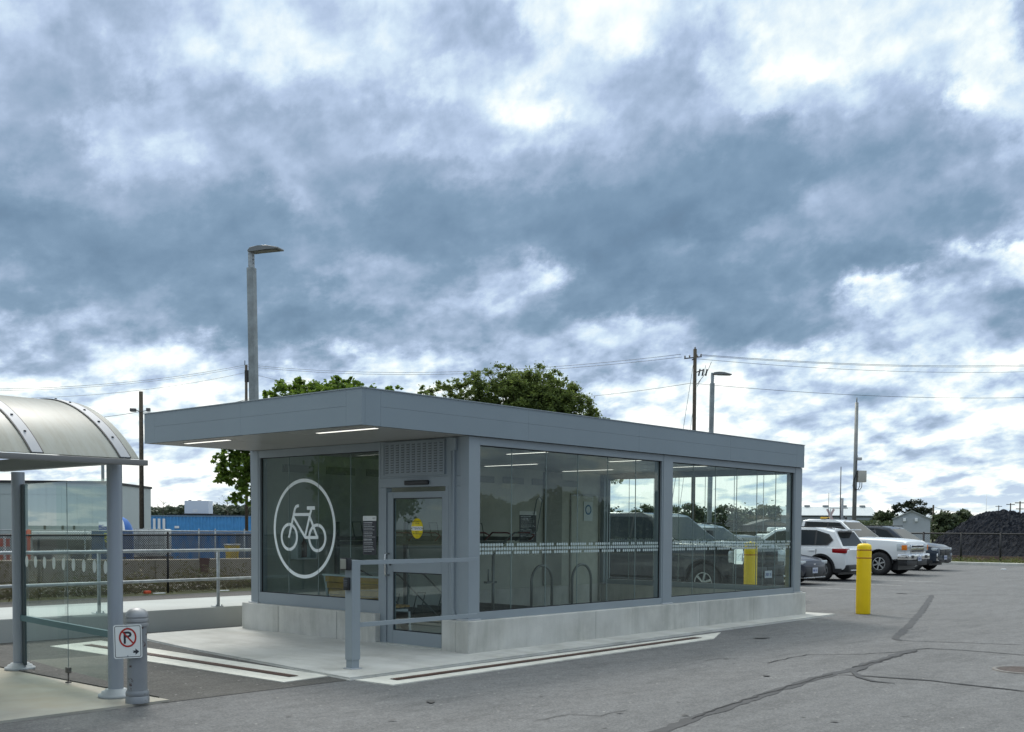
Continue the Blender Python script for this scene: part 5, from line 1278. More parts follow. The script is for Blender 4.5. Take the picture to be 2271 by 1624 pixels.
def make_car(S, p, rz, label, cat):
    t = empty(S['name'], p, rz, label=label, cat=cat)
    secs = S['secs']; wid = S['axw']; Rt = S['R']; ax = S['axles']; pm = S['paint']
    b = MB(); rings = []
    for (x, zb, zt, w, cr) in secs:
        zm_ = zb + (zt - zb) * .55
        half = [(.0, zb), (.80 * w, zb), (.955 * w, zb + .05), (.985 * w, zb + (zt - zb) * .25), (w, zm_), (.992 * w, zm_ + (zt - zm_) * .45), (.965 * w, zt - .045), (.90 * w, zt - .008), (.62 * w, zt + cr * .6), (.0, zt + cr)]
        ring = [b.b.verts.new((x, y, z)) for y, z in half] + [b.b.verts.new((x, -y, z)) for y, z in half[-2:0:-1]]
        rings.append(ring)
    n = len(rings[0])
    for A, B in zip(rings, rings[1:]):
        for k in range(n): b.b.faces.new((A[k], A[(k + 1) % n], B[(k + 1) % n], B[k]))
    b.b.faces.new(rings[0]); b.b.faces.new(rings[-1][::-1])
    body = b.build('body', pm, t)
    cutters = []
    Ra = Rt + S.get('arch', .065); yw = S['halfw']
    for xa in ax:
        for s in (-1, 1):
            c = MB(); c.lathe([(0, 0), (Ra, 0), (Ra, .42), (0, .42)], (xa, (yw - .34) if s > 0 else -(yw + .08), Rt + .02), 36, 'Y'); cutters.append(c.build('cutter', pm, t))
    if 'bed' in S:
        x0, x1, z0 = S['bed']; c = MB(); c.box(x1, x0, -yw + .13, yw - .13, z0, 3); cutters.append(c.build('cutter', pm, t))
    bpy.context.view_layer.update()
    for c in cutters: c.matrix_parent_inverse = Matrix.Identity(4)
    apply_boolean(body, cutters)
    for q in body.data.polygons: q.use_smooth = True
    body.data.set_sharp_from_angle(angle=R(32)); body.data.materials.clear(); body.data.materials.append(pm)
    # liners
    for xa in ax:
        for s in (-1, 1):
            b = MB(); o = [(xa + (Ra - .004) * math.cos(a), Rt + .02 + (Ra - .004) * math.sin(a)) for a in [math.pi * k / 20 for k in range(21)]]
            i_ = [(xa + (Ra - .03) * math.cos(a), Rt + .02 + (Ra - .03) * math.sin(a)) for a in [math.pi * k / 20 for k in range(21)]]
            b.prism(o + i_[::-1], 1, s * (yw - .30), s * (yw - .035)); b.prism(o, 1, s * (yw - .335), s * (yw - .32)); b.build('wheel_arch', black, t)
    b = MB(); b.box(secs[-1][0] + .35, secs[0][0] - .35, -yw + .25, yw - .25, .2, S['secs'][3][1] + .06); b.build('underbody', black, t)
    if S.get('clad'):
        b = MB()
        xs_ = [secs[0][0] - .15] + [v for xa in ax for v in (xa + Ra + .01, xa - Ra - .01)] + [secs[-1][0] + .15]
        for i in range(0, len(xs_), 2):
            if xs_[i] - xs_[i + 1] > .08:
                for s in (-1, 1): b.box(xs_[i + 1], xs_[i], min(s * (yw - .06), s * (yw + .006)), max(s * (yw - .06), s * (yw + .006)), S['clad'][0], S['clad'][1], .01)
        for xa in ax:
            for s in (-1, 1):
                o = [(xa + (Ra + .06) * math.cos(a), Rt + .02 + (Ra + .06) * math.sin(a)) for a in [math.pi * k / 20 for k in range(-1, 22)]]; i_ = [(xa + Ra * math.cos(a), Rt + .02 + Ra * math.sin(a)) for a in [math.pi * k / 20 for k in range(-1, 22)]]
                b.prism(o + i_[::-1], 1, s * (yw - .06), s * (yw + .012))
        b.build('lower_cladding', trim, t)
    for xa in ax:
        for s in (-1, 1): wheel(t, xa, s * (yw - .145), Rt, wid, s, S['spokes'], S['rim'])
    # cabin
    pr = S['cab']; zb_, zr_ = pr[0][1], max(z for x, z in pr); wb, wr = S['wb'], S['wr']
    def ys(z): return wb + (wr - wb) * min(1, max(0, (z - zb_) / (zr_ - zb_)))
    b = MB(); A = [b.b.verts.new((x, -ys(z), z)) for x, z in pr]; B = [b.b.verts.new((x, ys(z), z)) for x, z in pr]
    base = [(pr[0][0], pr[0][1] - .12), (pr[-1][0], pr[-1][1] - .12)]
    A = [b.b.verts.new((base[0][0], -wb, base[0][1]))] + A + [b.b.verts.new((base[1][0], -wb, base[1][1]))]
    B = [b.b.verts.new((base[0][0], wb, base[0][1]))] + B + [b.b.verts.new((base[1][0], wb, base[1][1]))]
    b.b.faces.new(A); b.b.faces.new(B[::-1]); m_ = len(A); strips = []
    for i in range(m_ - 1): strips.append(b.b.faces.new((A[i], B[i], B[i + 1], A[i + 1])))
    es = [e for e in b.b.edges if len(e.link_faces) == 2 and abs(e.verts[0].co.y) > .1 and e.verts[0].co.y * e.verts[1].co.y > 0]
    bmesh.ops.bevel(b.b, geom=es, offset=.045, segments=3, profile=.6, affect='EDGES', clamp_overlap=True)
    b.build('cabin', pm, t, 30)
    def side_poly(poly, name, m__, off=.004, th=.004):
        for s in (-1, 1):
            b = MB(); q0 = [b.b.verts.new((x, s * (ys(z) + off), z)) for x, z in poly]; q1 = [b.b.verts.new((x, s * (ys(z) + off - th), z)) for x, z in poly]
            b.b.faces.new(q0); b.b.faces.new(q1[::-1])
            for i in range(len(poly)): b.b.faces.new((q0[i], q1[i], q1[(i + 1) % len(poly)], q0[(i + 1) % len(poly)]))
            b.build(name, m__, t)
    if 'band' in S: side_poly(S['band'], 'window_surround', trim, .003, .003)
    for poly in S['win']: side_poly(poly, 'window', carglass, .008, .006)
    def screen(a, c, name, f0, f1, mg):
        (xa, za), (xc, zc2) = a, c; b = MB(); P = []
        nx_, nz_ = (za - zc2), (xc - xa); l = math.hypot(nx_, nz_); nx_, nz_ = nx_ / l, nz_ / l
        if nz_ < 0: nx_, nz_ = -nx_, -nz_
        for f in (f0, f1):
            x, z = xa + (xc - xa) * f, za + (zc2 - za) * f; y = ys(z) - mg
            P.append([(x + nx_ * .008, s * y, z + nz_ * .008) for s in (-1, 1)])
        b.face([P[0][0], P[0][1], P[1][1], P[1][0]]); b.face([(x - nx_ * .01, y, z - nz_ * .01) for x, y, z in (P[0][0], P[0][1], P[1][1], P[1][0])][::-1]); b.build(name, scrglass, t)
    screen(pr[0], pr[1], 'windshield', .04, .93, .085); screen(pr[-1], pr[-2], 'rear_window', S.get('rwf', (.10, .86))[0], S.get('rwf', (.1, .86))[1], .12)
    # mirrors and handles
    mx_ = pr[0][0] - .32
    for s in (-1, 1):
        b = MB(); b.box(mx_ - .05, mx_ + .06, min(s * (yw - .08), s * (yw + .16)), max(s * (yw - .08), s * (yw + .16)), zb_ + .02, zb_ + S.get('mh', .16), .025); b.build('mirror', S.get('mirm', pm), t, 40)
        for hx_ in S['handles']:
            b = MB(); b.box(hx_ - .1, hx_ + .1, min(s * (yw - .03), s * (yw + .012)), max(s * (yw - .03), s * (yw + .012)), S['hz'], S['hz'] + .03, .006); b.build('door_handle', S.get('hm', pm), t, 40)
    b = MB()
    for x in S['doors']:
        for s in (-1, 1): b.box(x - .005, x + .005, min(s * (yw - .05), s * (yw + .0015)), max(s * (yw - .05), s * (yw + .0015)), S['hz'] - .55, S['hz'] + .06)
    b.build('door_seam', trim, t)
    # nose and tail parts given as boxes: (name, material, x0,x1, y0,y1, z0,z1, mirrored, bevel)
    for (nm, mt_, x0, x1, y0, y1, z0, z1, mir, bv_) in S['parts']:
        for s in ((-1, 1) if mir else (1,)):
            b = MB(); ya_, yb_ = (y0 * s, y1 * s); b.box(x0, x1, min(ya_, yb_), max(ya_, yb_), z0, z1, bv_); b.build(nm, mt_, t, 40)
    if 'plate' in S:
        for (x, z, sgn) in S['plate']:
            b = MB(); b.box(x - .006, x + .006, -.16, .16, z - .08, z + .08); pl_ = b.build('licence_plate', platem, t)
            b = MB()
            for k in range(7):
                if k != 4: b.box(x + sgn * .007 - .001, x + sgn * .007 + .001, -.13 + k * .037, -.108 + k * .037, z - .035, z + .03)
            b.build('plate_characters', platei, pl_)
    return t
def pickup_spec(pm, chromey=True):
    return dict(name='pickup_truck', paint=pm, halfw=1.0, R=.41, axw=.28, rim=.235, spokes=6, axles=(-.95, -4.55), arch=.09,
        secs=[(0, .74, 1.13, .88, .0), (-.03, .66, 1.18, .95, .02), (-.12, .58, 1.225, .985, .03), (-.6, .50, 1.265, .997, .045), (-1.75, .46, 1.31, 1.0, .05), (-3.95, .46, 1.33, 1.0, .0), (-4.0, .46, 1.42, 1.0, .0), (-5.78, .52, 1.43, .99, .0), (-5.85, .60, 1.40, .97, .0)],
        bed=(-4.12, -5.74, .85), cab=[(-1.72, 1.31), (-2.48, 1.915), (-2.75, 1.965), (-3.75, 1.985), (-3.98, 1.93), (-4.04, 1.33)], wb=.955, wr=.76,
        band=[(-1.92, 1.36), (-2.52, 1.86), (-3.86, 1.90), (-3.93, 1.36)],
        win=[[(-2.02, 1.38), (-2.56, 1.85), (-2.93, 1.87), (-2.93, 1.36)], [(-2.99, 1.36), (-2.99, 1.87), (-3.78, 1.88), (-3.84, 1.38)]],
        handles=(-2.85, -3.75), hz=1.18, doors=(-1.86, -2.96, -3.94), mh=.26, mirm=trim,
        parts=[('grille', chrome if chromey else trim, -.06, .035, 0, .60, .80, 1.10, True, .02), ('grille_mesh', trim, -.02, .05, .0, .53, .99, 1.06, True, .005), ('grille_mesh', trim, -.02, .05, .0, .53, .84, .90, True, .005),
               ('headlight', lampc, -.32, .022, .62, 1.0, .86, 1.13, True, .04), ('turn_signal', lampa, -.14, .028, .90, 1.004, .90, 1.08, True, .012), ('bumper', chrome if chromey else trim, -.30, .11, 0, .985, .56, .77, True, .045),
               ('bumper_opening', trim, .0, .115, .48, .74, .61, .72, True, .01), ('air_dam', trim, -.3, .03, 0, .92, .36, .555, True, .03), ('step_bar', trim, -3.8, -1.5, .88, 1.02, .40, .46, True, .02),
               ('taillight', lampr, -5.88, -5.6, .82, .995, .95, 1.30, True, .02), ('rear_bumper', chrome, -6.0, -5.8, 0, .95, .50, .66, True, .03)], plate=[(.121, .60, 1)])
# white pickup
S = pickup_spec(p_white)
t = make_car(S, (28.5, 5.5, 0), R(-90), 'white crew cab pickup truck with chrome grille, roof beacon and whip aerial', 'pickup truck')
b = MB(); b.box(-3.3, -3.1, -.75, -.35, 1.995, 2.06, .02); b.build('roof_beacon', mat('beacon_amber', (.75, .45, .03), .3), t)
b = MB(); b.tube((-3.05, -.6, 1.98), (-3.05, -.6, 2.03), .04, n=8); b.tube((-3.05, -.6, 2.03), (-3.05, -.6, 2.95), .008, n=5); b.tube((-2.55, -.2, 1.97), (-2.55, -.2, 2.08), .05, .03, n=8); b.build('roof_aerial', black, t)
text_obj('fender_number', '38-4105', .15, mat('number_grey', (.16, .17, .19), .4), t, frame((-1.66, -1.004, 1.14), (1, 0, 0), (0, 0, 1)), .003)
# dark pickup behind the glass
S = pickup_spec(p_dark, False); S['parts'] = [(q if q[0] != 'turn_signal' else ('turn_signal', lampc) + q[2:]) for q in S['parts']]
t = make_car(S, (12.1, 2.55, 0), R(-90), 'dark graphite crew cab pickup truck parked closest behind the shelter glass', 'pickup truck')
b = MB(); b.box(-.16, .026, -1.004, -.96, .84, 1.16, .01); b.box(-.12, .03, -.96, -.62, .985, 1.01, .006); b.build('light_signature', mat('lit_drl', (.8, .85, .85), .2, emit=((.9, 1, 1), .5)), t)
b = MB(); b.box(-3.1, -2.9, -.01, .01, 1.98, 1.99); b.build('roof_seam', trim, t)
# white SUV reversed in, tail to us
suv = dict(name='suv', paint=p_white, halfw=.92, R=.36, axw=.235, rim=.235, spokes=5, axles=(-.9, -3.66), arch=.055,
    secs=[(0, .42, .80, .70, .02), (-.05, .34, .86, .84, .03), (-.25, .28, .95, .90, .04), (-1.25, .27, 1.06, .92, .04), (-3.6, .27, 1.08, .92, .0), (-4.3, .30, 1.06, .905, .0), (-4.44, .36, 1.02, .87, .0), (-4.49, .44, .98, .80, .0)],
    cab=[(-1.15, 1.06), (-1.95, 1.60), (-2.4, 1.675), (-3.3, 1.665), (-4.02, 1.56), (-4.36, 1.03)], wb=.885, wr=.66,
    band=[(-1.45, 1.10), (-2.05, 1.53), (-2.5, 1.60), (-3.4, 1.585), (-3.85, 1.46), (-4.02, 1.28), (-3.85, 1.12)],
    win=[[(-1.58, 1.12), (-2.08, 1.50), (-2.55, 1.585), (-2.55, 1.11)], [(-2.62, 1.11), (-2.62, 1.585), (-3.38, 1.57), (-3.42, 1.12)], [(-3.48, 1.12), (-3.45, 1.56), (-3.82, 1.44), (-3.96, 1.28), (-3.8, 1.14)]],
    handles=(-2.42, -3.35), hz=.93, doors=(-1.5, -2.58, -3.5), clad=(.27, .40), rwf=(.12, .92),
    parts=[('taillight', lampr, -4.475, -4.02, .60, .905, .87, 1.02, True, .03), ('spoiler', p_white, -4.30, -3.95, 0, .60, 1.575, 1.615, True, .015), ('rear_bumper', trim, -4.56, -4.25, 0, .84, .30, .52, True, .05),
           ('bumper_chrome', chrome, -4.575, -4.5, .2, .72, .33, .37, True, .01), ('headlight', lampc, -.35, -.03, .5, .84, .68, .82, True, .03), ('grille', trim, -.1, .01, 0, .5, .62, .80, True, .02),
           ('roof_rail', trim, -3.7, -1.95, .60, .64, 1.665, 1.70, True, .012)], plate=[(-4.495, .80, -1)])
t = make_car(suv, (22.85, 5.12 + 4.49, 0), R(90), 'white SUV backed in with red taillights, standing left of the white pickup', 'SUV')
# dark sedan nose out
sedan = dict(name='sedan', paint=p_navy, halfw=.91, R=.33, axw=.215, rim=.215, spokes=5, axles=(-.92, -3.6), arch=.05,
    secs=[(0, .36, .60, .62, .02), (-.04, .27, .68, .78, .03), (-.2, .21, .76, .87, .035), (-.9, .20, .87, .905, .04), (-1.45, .20, .94, .91, .03), (-3.6, .20, .97, .91, .0), (-4.4, .26, .99, .88, .0), (-4.6, .36, .95, .80, .0)],
    cab=[(-1.30, .94), (-2.15, 1.37), (-2.55, 1.425), (-3.1, 1.41), (-4.05, 1.02)], wb=.86, wr=.60, band=[(-1.6, .99), (-2.2, 1.31), (-3.05, 1.34), (-3.65, 1.05)],
    win=[[(-1.7, 1.0), (-2.22, 1.30), (-2.58, 1.33), (-2.58, 1.0)], [(-2.65, 1.0), (-2.65, 1.33), (-3.03, 1.32), (-3.5, 1.05)]],
    handles=(-2.5, -3.35), hz=.84, doors=(-1.6, -2.62, -3.5),
    parts=[('headlight', lampc, -.42, -.02, .50, .86, .60, .70, True, .02), ('grille', trim, -.12, .012, 0, .55, .24, .50, True, .04), ('side_intake', trim, -.2, -.02, .58, .80, .26, .44, True, .03), ('bumper_lip', chrome, -.15, .02, 0, .68, .205, .225, True, .005),
           ('front_emblem', chrome, -.02, .006, 0, .06, .58, .61, True, .004), ('taillight', lampr, -4.6, -4.3, .5, .86, .78, .90, True, .02)], plate=[(.02, .42, 1)])
t = make_car(sedan, (19.6, 5.0, 0), R(-90), 'dark navy sedan with white licence plate, its nose poking out behind the shelter end', 'sedan')
# silver SUV hidden behind the dark pickup
s2 = dict(suv); s2['paint'] = p_silver
s2['parts'] = suv['parts'][:2] + suv['parts'][4:] + [('bumper_lip', chrome, -.2, .015, 0, .6, .33, .37, True, .01), ('rear_bumper', trim, -4.56, -4.25, 0, .84, .30, .52, True, .05)]
s2['plate'] = [(.02, .52, 1)]; s2['parts'] = [(q if q[0] != 'spoiler' else ('spoiler', p_silver) + q[2:]) for q in s2['parts']]
t = make_car(s2, (15.9, 4.3, 0), R(-90), 'silver SUV between the dark pickup and the navy sedan, seen through glass', 'SUV')
t.scale = (1, 1, 1.04)
# slate crossover beyond the white pickup
s3 = dict(suv); s3['paint'] = p_slate; s3['parts'] = [('headlight', lampc, -.5, -.03, .48, .87, .76, .86, True, .03), ('grille', trim, -.12, .02, 0, .48, .58, .80, True, .03), ('grille_bar', chrome, -.1, .03, 0, .50, .80, .83, True, .008), ('fog_trim', chrome, -.18, .01, .74, .77, .40, .66, True, .006), ('fog_trim', chrome, -.16, .02, .40, .76, .38, .41, True, .006),
    ('front_bumper', trim, -.3, .02, 0, .70, .30, .50, True, .05), ('taillight', lampr, -4.475, -4.1, .6, .905, .85, 1.2, True, .03), ('roof_rail', trim, -3.7, -1.95, .60, .64, 1.665, 1.70, True, .012)]
s3['plate'] = [(.035, .50, 1)]
pq = pl(2074, 1240, 0, 33.0)
t = make_car(s3, (34.0, pq.y, 0), R(-90), 'slate blue crossover with chrome grille bar, last in the row beside the stone heap', 'SUV')
t.scale = (1, 1, 1.05)
# ================================================================== TREES AND PLANTS
nr = np.random.default_rng(11)
def leaf_mat(name, col, hi, lo, tr=.35):
    m = bpy.data.materials.new(name); m.use_nodes = True; n = NT(m.node_tree); n.n.clear()
    out = n.new('ShaderNodeOutputMaterial'); g = n.new('ShaderNodeNewGeometry'); oc = n.new('ShaderNodeTexCoord').outputs['Object']
    c = n.ramp(g.outputs['Random Per Island'], [(0, lo), (.5, col), (1, hi)])
    c = n.mix(n.mr(n.noise(oc, .6, 3, .6), .4, .62, 0, .55), c, hi)
    d = n.new('ShaderNodeBsdfPrincipled'); n.put(d.inputs['Base Color'], c); d.inputs['Roughness'].default_value = .55; d.inputs['Specular IOR Level'].default_value = .3
    t = n.new('ShaderNodeBsdfTranslucent'); n.put(t.inputs[0], n.mix(.5, c, (*(min(1, v * 1.8) for v in hi),)))
    mx = n.new('ShaderNodeMixShader'); mx.inputs[0].default_value = tr
    n.link(d.outputs[0], mx.inputs[1]); n.link(t.outputs[0], mx.inputs[2]); n.link(mx.outputs[0], out.inputs[0]); return m
def leaves(name, C, size, m, parent, up_bias=.3, asp=.6):
    """C: Nx3 centres; one kite-shaped leaf each"""
    n = len(C); s = size * nr.uniform(.6, 1.3, n)[:, None]
    a = nr.normal(size=(n, 3)); a[:, 2] *= .7; a /= np.linalg.norm(a, axis=1)[:, None]
    r = nr.normal(size=(n, 3)); r[:, 2] += up_bias; b_ = np.cross(a, r); b_ /= np.linalg.norm(b_, axis=1)[:, None]
    V = np.stack([C - a * s, C + b_ * s * asp, C + a * s, C - b_ * s * asp], 1).reshape(-1, 3)
    me = bpy.data.meshes.new(name); me.vertices.add(4 * n); me.vertices.foreach_set('co', V.astype(np.float32).ravel())
    me.loops.add(4 * n); me.loops.foreach_set('vertex_index', np.arange(4 * n, dtype=np.int32))
    me.polygons.add(n); me.polygons.foreach_set('loop_start', np.arange(0, 4 * n, 4, dtype=np.int32)); me.update(calc_edges=True); me.materials.append(m)
    o = bpy.data.objects.new(name, me); COL.objects.link(o); o.parent = parent; return o
def clumps(lobes, D, n_cl, spread=.16):
    """lobes in photo pixels -> clump centres on and in each ellipsoid"""
    out = []; tot = sum(l[2] * l[3] for l in lobes); dd = Vector((fw.x, fw.y, 0)).normalized()
    for (x, y, rx, ry) in lobes:
        c = at(x, y, D); s = D / F_; k = max(3, int(n_cl * rx * ry / tot))
        for _ in range(k):
            v = nr.normal(size=3); v /= np.linalg.norm(v); q = nr.uniform(.25, 1.0) ** .5
            p = c + Vector((rt.x, rt.y, 0)) * (v[0] * rx * s * q) + Vector((0, 0, v[2] * ry * s * q)) + dd * (v[1] * rx * s * q * .8)
            out.append((p, spread * rx * s * nr.uniform(.55, 1.35)))
    return out
def tree(label, x, D, lobes, n_cl, n_lv, size, m, kind='broadleaf_tree', trunk_r=.22, spread=.28, bark=None, group=None, asp=.6, limbs=10, flat=.75):
    q = at(x, 1170, D); t = empty(kind, (q.x, q.y, 0), label=label, cat='tree', group=group)
    cl = clumps(lobes, D, n_cl, spread); w = np.array([c[1] ** 2 for c in cl]); w /= w.sum(); P = []
    idx = nr.choice(len(cl), n_lv, p=w); cc = np.array([[*cl[i][0]] for i in range(len(cl))]); rr = np.array([c[1] for c in cl])
    v = nr.normal(size=(n_lv, 3)); v /= np.linalg.norm(v, axis=1)[:, None]; rad = np.abs(nr.normal(size=n_lv))[:, None] * .62
    Cc = cc[idx] + v * rad * rr[idx][:, None] * np.array([1, 1, flat]); Cc[:, 2] = np.maximum(Cc[:, 2], .15)
    Cc -= np.array([q.x, q.y, 0]); leaves('crown', Cc, size, m, t, asp=asp)
    b = MB(); zc_ = float(np.mean(cc[:, 2])); zlo = float(np.percentile(cc[:, 2], 12)); fork = max(.8, zlo * .75)
    b.path([(0, 0, -.1), (.03, .02, fork * .5), (-.02, 0, fork)], [trunk_r * 1.15, trunk_r * .9, trunk_r * .75], 10)
    order = nr.permutation(len(cl))[:limbs]
    for i in order:
        e = cc[i] - np.array([q.x, q.y, 0]); mid = np.array([e[0] * .35, e[1] * .35, fork + (e[2] - fork) * .55])
        b.path([(-.02, 0, fork * .96), tuple(mid), tuple(mid * .4 + e * .6 + nr.normal(size=3) * .1), tuple(e)], [trunk_r * .5, trunk_r * .28, trunk_r * .16, trunk_r * .06], 6)
    for i in nr.permutation(len(cl))[:limbs * 3]:
        e = cc[i] - np.array([q.x, q.y, 0]); s_ = e * .6 + np.array([0, 0, fork * .3]); b.path([tuple(s_), tuple(e)], [trunk_r * .09, trunk_r * .03], 5)
    b.build('trunk', bark or mat('bark', (.06, .05, .04), .9, 0, 6, .3, .5, 20), t)
    return t
m_maple = leaf_mat('maple_leaves', (.070, .130, .020), (.155, .235, .032), (.026, .060, .012))
m_willow = leaf_mat('fine_leaves', (.078, .120, .032), (.15, .195, .05), (.032, .056, .018), .45)
m_far = leaf_mat('far_leaves', (.050, .075, .035), (.085, .105, .05), (.022, .040, .022), .2)
m_pine = leaf_mat('dark_needles', (.028, .040, .022), (.05, .062, .035), (.012, .02, .014), .1)
tree('bright green maple tree behind the left half of the shelter roof', 690, 38,
     [(640, 890, 62, 46), (690, 882, 60, 44), (755, 870, 58, 44), (720, 900, 90, 50), (600, 990, 80, 80), (700, 980, 120, 110), (820, 940, 70, 60), (525, 1040, 56, 42), (545, 1075, 52, 46), (505, 1020, 40, 28), (850, 890, 34, 22), (800, 880, 40, 26), (872, 868, 24, 16), (530, 1000, 40, 24)], 1300, 105000, .085, m_maple, trunk_r=.2, spread=.15, kind='maple_tree')
tree('tall wide fine leaved tree behind the middle of the shelter roof', 1190, 52,
     [(1110, 875, 78, 66), (1200, 880, 80, 72), (1255, 915, 76, 70), (1165, 950, 110, 80), (985, 878, 60, 36), (1035, 868, 50, 46), (1050, 930, 60, 50), (1150, 900, 90, 70), (1230, 960, 80, 60), (1298, 955, 62, 56), (1320, 1030, 55, 60), (1365, 1068, 26, 22)], 1500, 135000, .08, m_willow, trunk_r=.3, spread=.15, kind='willow_tree', asp=.42)
# row of trees beyond the lot (seen through the shelter glass and between the sheds)
for i, (x, D, top, w, lab) in enumerate([(1345, 150, 1122, 60, 'rounded dark tree at the left end of the row behind the dark pickup'), (1425, 165, 1119, 34, 'narrow rounded tree above the roof of the dark pickup'), (1500, 170, 1124, 44, 'low tree beside the middle column of the shelter'),
        (1530, 150, 1114, 46, 'tree behind the wooden utility pole, seen through glass'), (1612, 145, 1118, 42, 'tree just right of the lamp post, seen through glass'), (1655, 160, 1128, 46, 'low wide tree above the brown bungalow'),
        (1700, 150, 1112, 52, 'tallest tree of the row seen through the right end of the shelter'), (1735, 160, 1124, 36, 'tree tucked against the left end of the barn'), (1962, 140, 1131, 30, 'small dark tree between the barn and the grey shed'),
        (2100, 118, 1133, 34, 'dense green bushy tree right of the thin leaning pole'), (2135, 125, 1133, 28, 'rounded tree beside the slope of the stone heap')]):
    tree(lab, x, D, [(x, top + w * .55, w * .8, w * .5), (x - w * .3, top + w * .95, w * .7, w * .42), (x + w * .4, top + w * .95, w * .65, w * .42)], 60, 3200, .22, m_far, trunk_r=.16, spread=.3, group='trees in the row beyond the parking lot', limbs=5)
tree('dark flat topped pine spreading behind the grey shed', 2028, 130, [(2000, 1126, 22, 10), (2035, 1121, 28, 11), (2062, 1136, 14, 12), (1995, 1138, 16, 8), (2040, 1136, 28, 8)], 46, 3600, .16, m_pine, kind='pine_tree', trunk_r=.2, spread=.3, limbs=12, flat=.5)
# far wood on the horizon: one mass
def wood(name, label, x0, x1, D, ytop, yb, n, size, m, amp=8):
    C_ = []; k = 0
    while k < n:
        x = nr.uniform(x0, x1); t_ = ytop + amp * (mn.noise(Vector((x * .018, 3.1, D))) + .6 * mn.noise(Vector((x * .07, 8.3, D)))); y = nr.uniform(t_, yb)
        p = at(x, y, D + nr.uniform(-6, 12)); C_.append([p.x, p.y, max(p.z, .1)]); k += 1
    C_ = np.array(C_); o = leaves(name, C_, size, m, None); return tag(o, label, 'wood', kind='stuff')
m_hz = leaf_mat('distant_wood', (.060, .085, .060), (.085, .105, .065), (.035, .055, .042), .15)
wood('distant_wood', 'low wood on the horizon behind the blue container', 180, 640, 230, 1124, 1190, 26000, .55, m_hz, 10)
wood('distant_wood', 'low wood on the horizon behind the parked cars', 1320, 1760, 230, 1143, 1190, 18000, .5, m_hz, 9)
wood('roadside_scrub', 'green scrub between barn, shed and stone heap', 1900, 2240, 122, 1158, 1196, 11000, .18, m_far, 10)
wood('distant_wood', 'thin wood line beyond the stone heap', 1900, 2400, 260, 1150, 1192, 14000, .5, m_hz, 6)
# bare topped saplings above the left wood
for x, D, y, lab in ((362, 150, 1112, 'thin bare tree sticking out of the wood behind the bare pole'), (505, 140, 1105, 'sparse leafy tree top rising behind the container')):
    q = at(x, 1170, D); t = empty('bare_tree', (q.x, q.y, 0), label=lab, cat='tree'); zt_ = 1.6 + (1166 - y) * D / F_; b = MB(); b.tube((0, 0, 0), (0, 0, zt_), .08, .02, n=6)
    tips = []
    for k in range(14):
        z = zt_ * nr.uniform(.55, .97); a = nr.uniform(0, 6.28); l = nr.uniform(.4, 1.3); e = (l * math.cos(a), l * math.sin(a), z + l * .6); b.path([(0, 0, z), e], [.03, .008], 5); tips.append(e)
    b.build('trunk', mat('bare_bark', (.10, .09, .08), .9), t)
    C_ = np.repeat(np.array(tips), 8, 0) + nr.normal(size=(len(tips) * 8, 3)) * .22; leaves('crown', C_, .07, m_hz, t)
# weeds along the left fence and at the far kerb
m_weed = leaf_mat('weeds', (.085, .070, .030), (.15, .135, .05), (.035, .028, .018), .25)
m_wg = leaf_mat('green_weeds', (.06, .085, .022), (.12, .14, .04), (.03, .04, .015), .3)
def strip_weeds(name, label, A, Bv, width, n, hmax, size, m):
    A, Bv = np.array(A, float), np.array(Bv, float); u = nr.uniform(0, 1, n); w = nr.uniform(-.5, .5, n) * width
    d = Bv - A; nn = np.array([-d[1], d[0]]) / np.linalg.norm(d); P = A + u[:, None] * d + w[:, None] * nn
    hv = np.array([.35 + .65 * abs(mn.noise(Vector((p[0] * .7, p[1] * .7, 1)))) * 2.2 for p in P]); z = hmax * hv * nr.uniform(0, 1, n) ** 1.3
    C_ = np.column_stack([P, z + .01]); o = leaves(name, C_, size, m, None, up_bias=0, asp=.3); return tag(o, label, 'weeds', kind='stuff')
strip_weeds('weeds', 'brown dry weeds and dead stems along the left fence', (-9, 13.4), (13, 15.1), 1.0, 16000, .48, .045, m_weed)
strip_weeds('green_weeds', 'patches of green weeds along the left fence', (-9, 13.6), (13, 15.2), .9, 4500, .42, .05, m_wg)
strip_weeds('tall_dead_stems', 'tall dead stems against the block wall', (-6, 15.0), (15, 17.0), 1.0, 3800, 1.0, .05, m_weed)
strip_weeds('kerb_grass', 'rough green grass on the verge behind the far kerb', (43.8, 13), (43.8, -16), 2.2, 16000, .30, .06, m_wg)
strip_weeds('kerb_grass', 'rough grass between fence and rails at the far side', (47, 16), (47, -16), 2.6, 9000, .28, .07, m_weed)
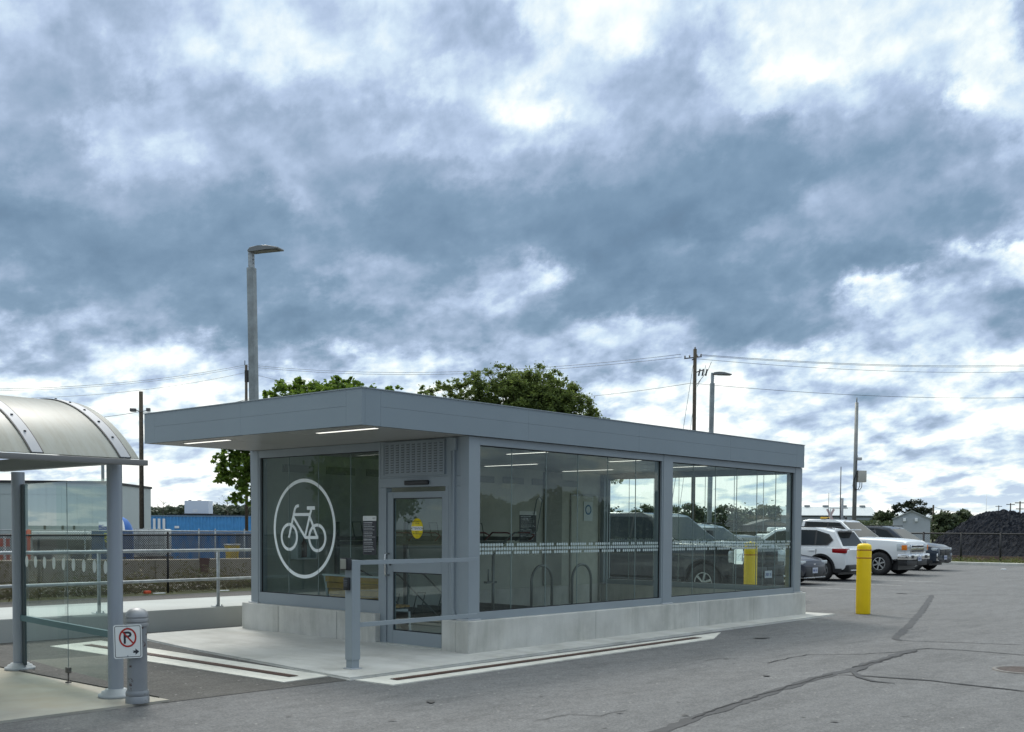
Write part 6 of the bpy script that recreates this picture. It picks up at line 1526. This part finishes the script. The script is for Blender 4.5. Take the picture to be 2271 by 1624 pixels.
# across the road, out of frame but mirrored in the entrance glass: a gabled house and two street trees
ho = empty('gabled_house', (-30, 44, 0), R(-60), label='white two storey gabled house across the street mirrored in the glass', cat='house')
b = MB(); b.box(-6, 6, -4, 4, 0, 5.4); b.prism([(-4, 5.4), (4, 5.4), (0, 8.0)], 0, -6, 6); b.build('wall', mat('house_white', (.55, .56, .54), .7), ho)
b = MB()
for s in (-1, 1): b.prism([(s * 4.4, 5.15), (0, 8.05), (0, 8.25), (s * 4.4, 5.35)], 0, -6.3, 6.3)
b.build('roof', mat('house_roof', (.06, .06, .065), .85), ho)
for xx in (-4, -1.2, 1.8, 4.4):
    for z in (1.0, 3.5): b = MB(); b.box(xx - .5, xx + .5, -4.04, -4.001, z, z + 1.3); b.build('window', carglass, ho)
b = MB(); b.box(2.8, 5.4, -4.05, -4.001, 0, 2.3); b.build('mirrored_garage_door', mat('garage_grey', (.3, .3, .3), .6), ho)
def plain_tree(p, h, r, label):
    t = empty('street_tree', p, label=label, cat='tree'); cl = nr.normal(size=(70, 3)); cl /= np.linalg.norm(cl, axis=1)[:, None]; cl = cl * (nr.uniform(.3, 1, 70) ** .5)[:, None] * np.array([r, r, r * .9]) + np.array([0, 0, h - r])
    C_ = np.repeat(cl, 90, 0) + nr.normal(size=(6300, 3)) * r * .13; leaves('crown', C_, .14, m_maple, t)
    b = MB(); b.path([(0, 0, 0), (.05, 0, h * .5)], [.25, .16], 8)
    for k in range(10): b.path([(.05, 0, h * .45), tuple(cl[k])], [.12, .03], 5)
    b.build('trunk', mat('bark', (.06, .05, .04)), t)
plain_tree((-21, 27, 0), 5.4, 2.2, 'street tree mirrored in the entrance glass, nearer one'); plain_tree((-25.5, 31.5, 0), 6.2, 2.4, 'street tree mirrored in the entrance glass, farther one')
q = (30, -46, 0)
def belt():  # hedge added out of view to give the side glass a dark low band
    n = 26000; x = nr.uniform(-20, 110, n); tp = np.array([4.5 + 2.2 * mn.noise(Vector((v * .12, 2, 5))) + 1.2 * mn.noise(Vector((v * .5, 2, 5))) for v in x]); z = nr.uniform(0, 1, n) * tp
    C_ = np.column_stack([x, -62 + nr.uniform(-1.5, 1.5, n), z]); o = leaves('added_hedgerow', C_, .38, m_far, None); tag(o, 'added unseen hedgerow across the lot, a dark band for the side glass reflection', 'hedge', kind='stuff')
belt()
bpy.context.view_layer.update()
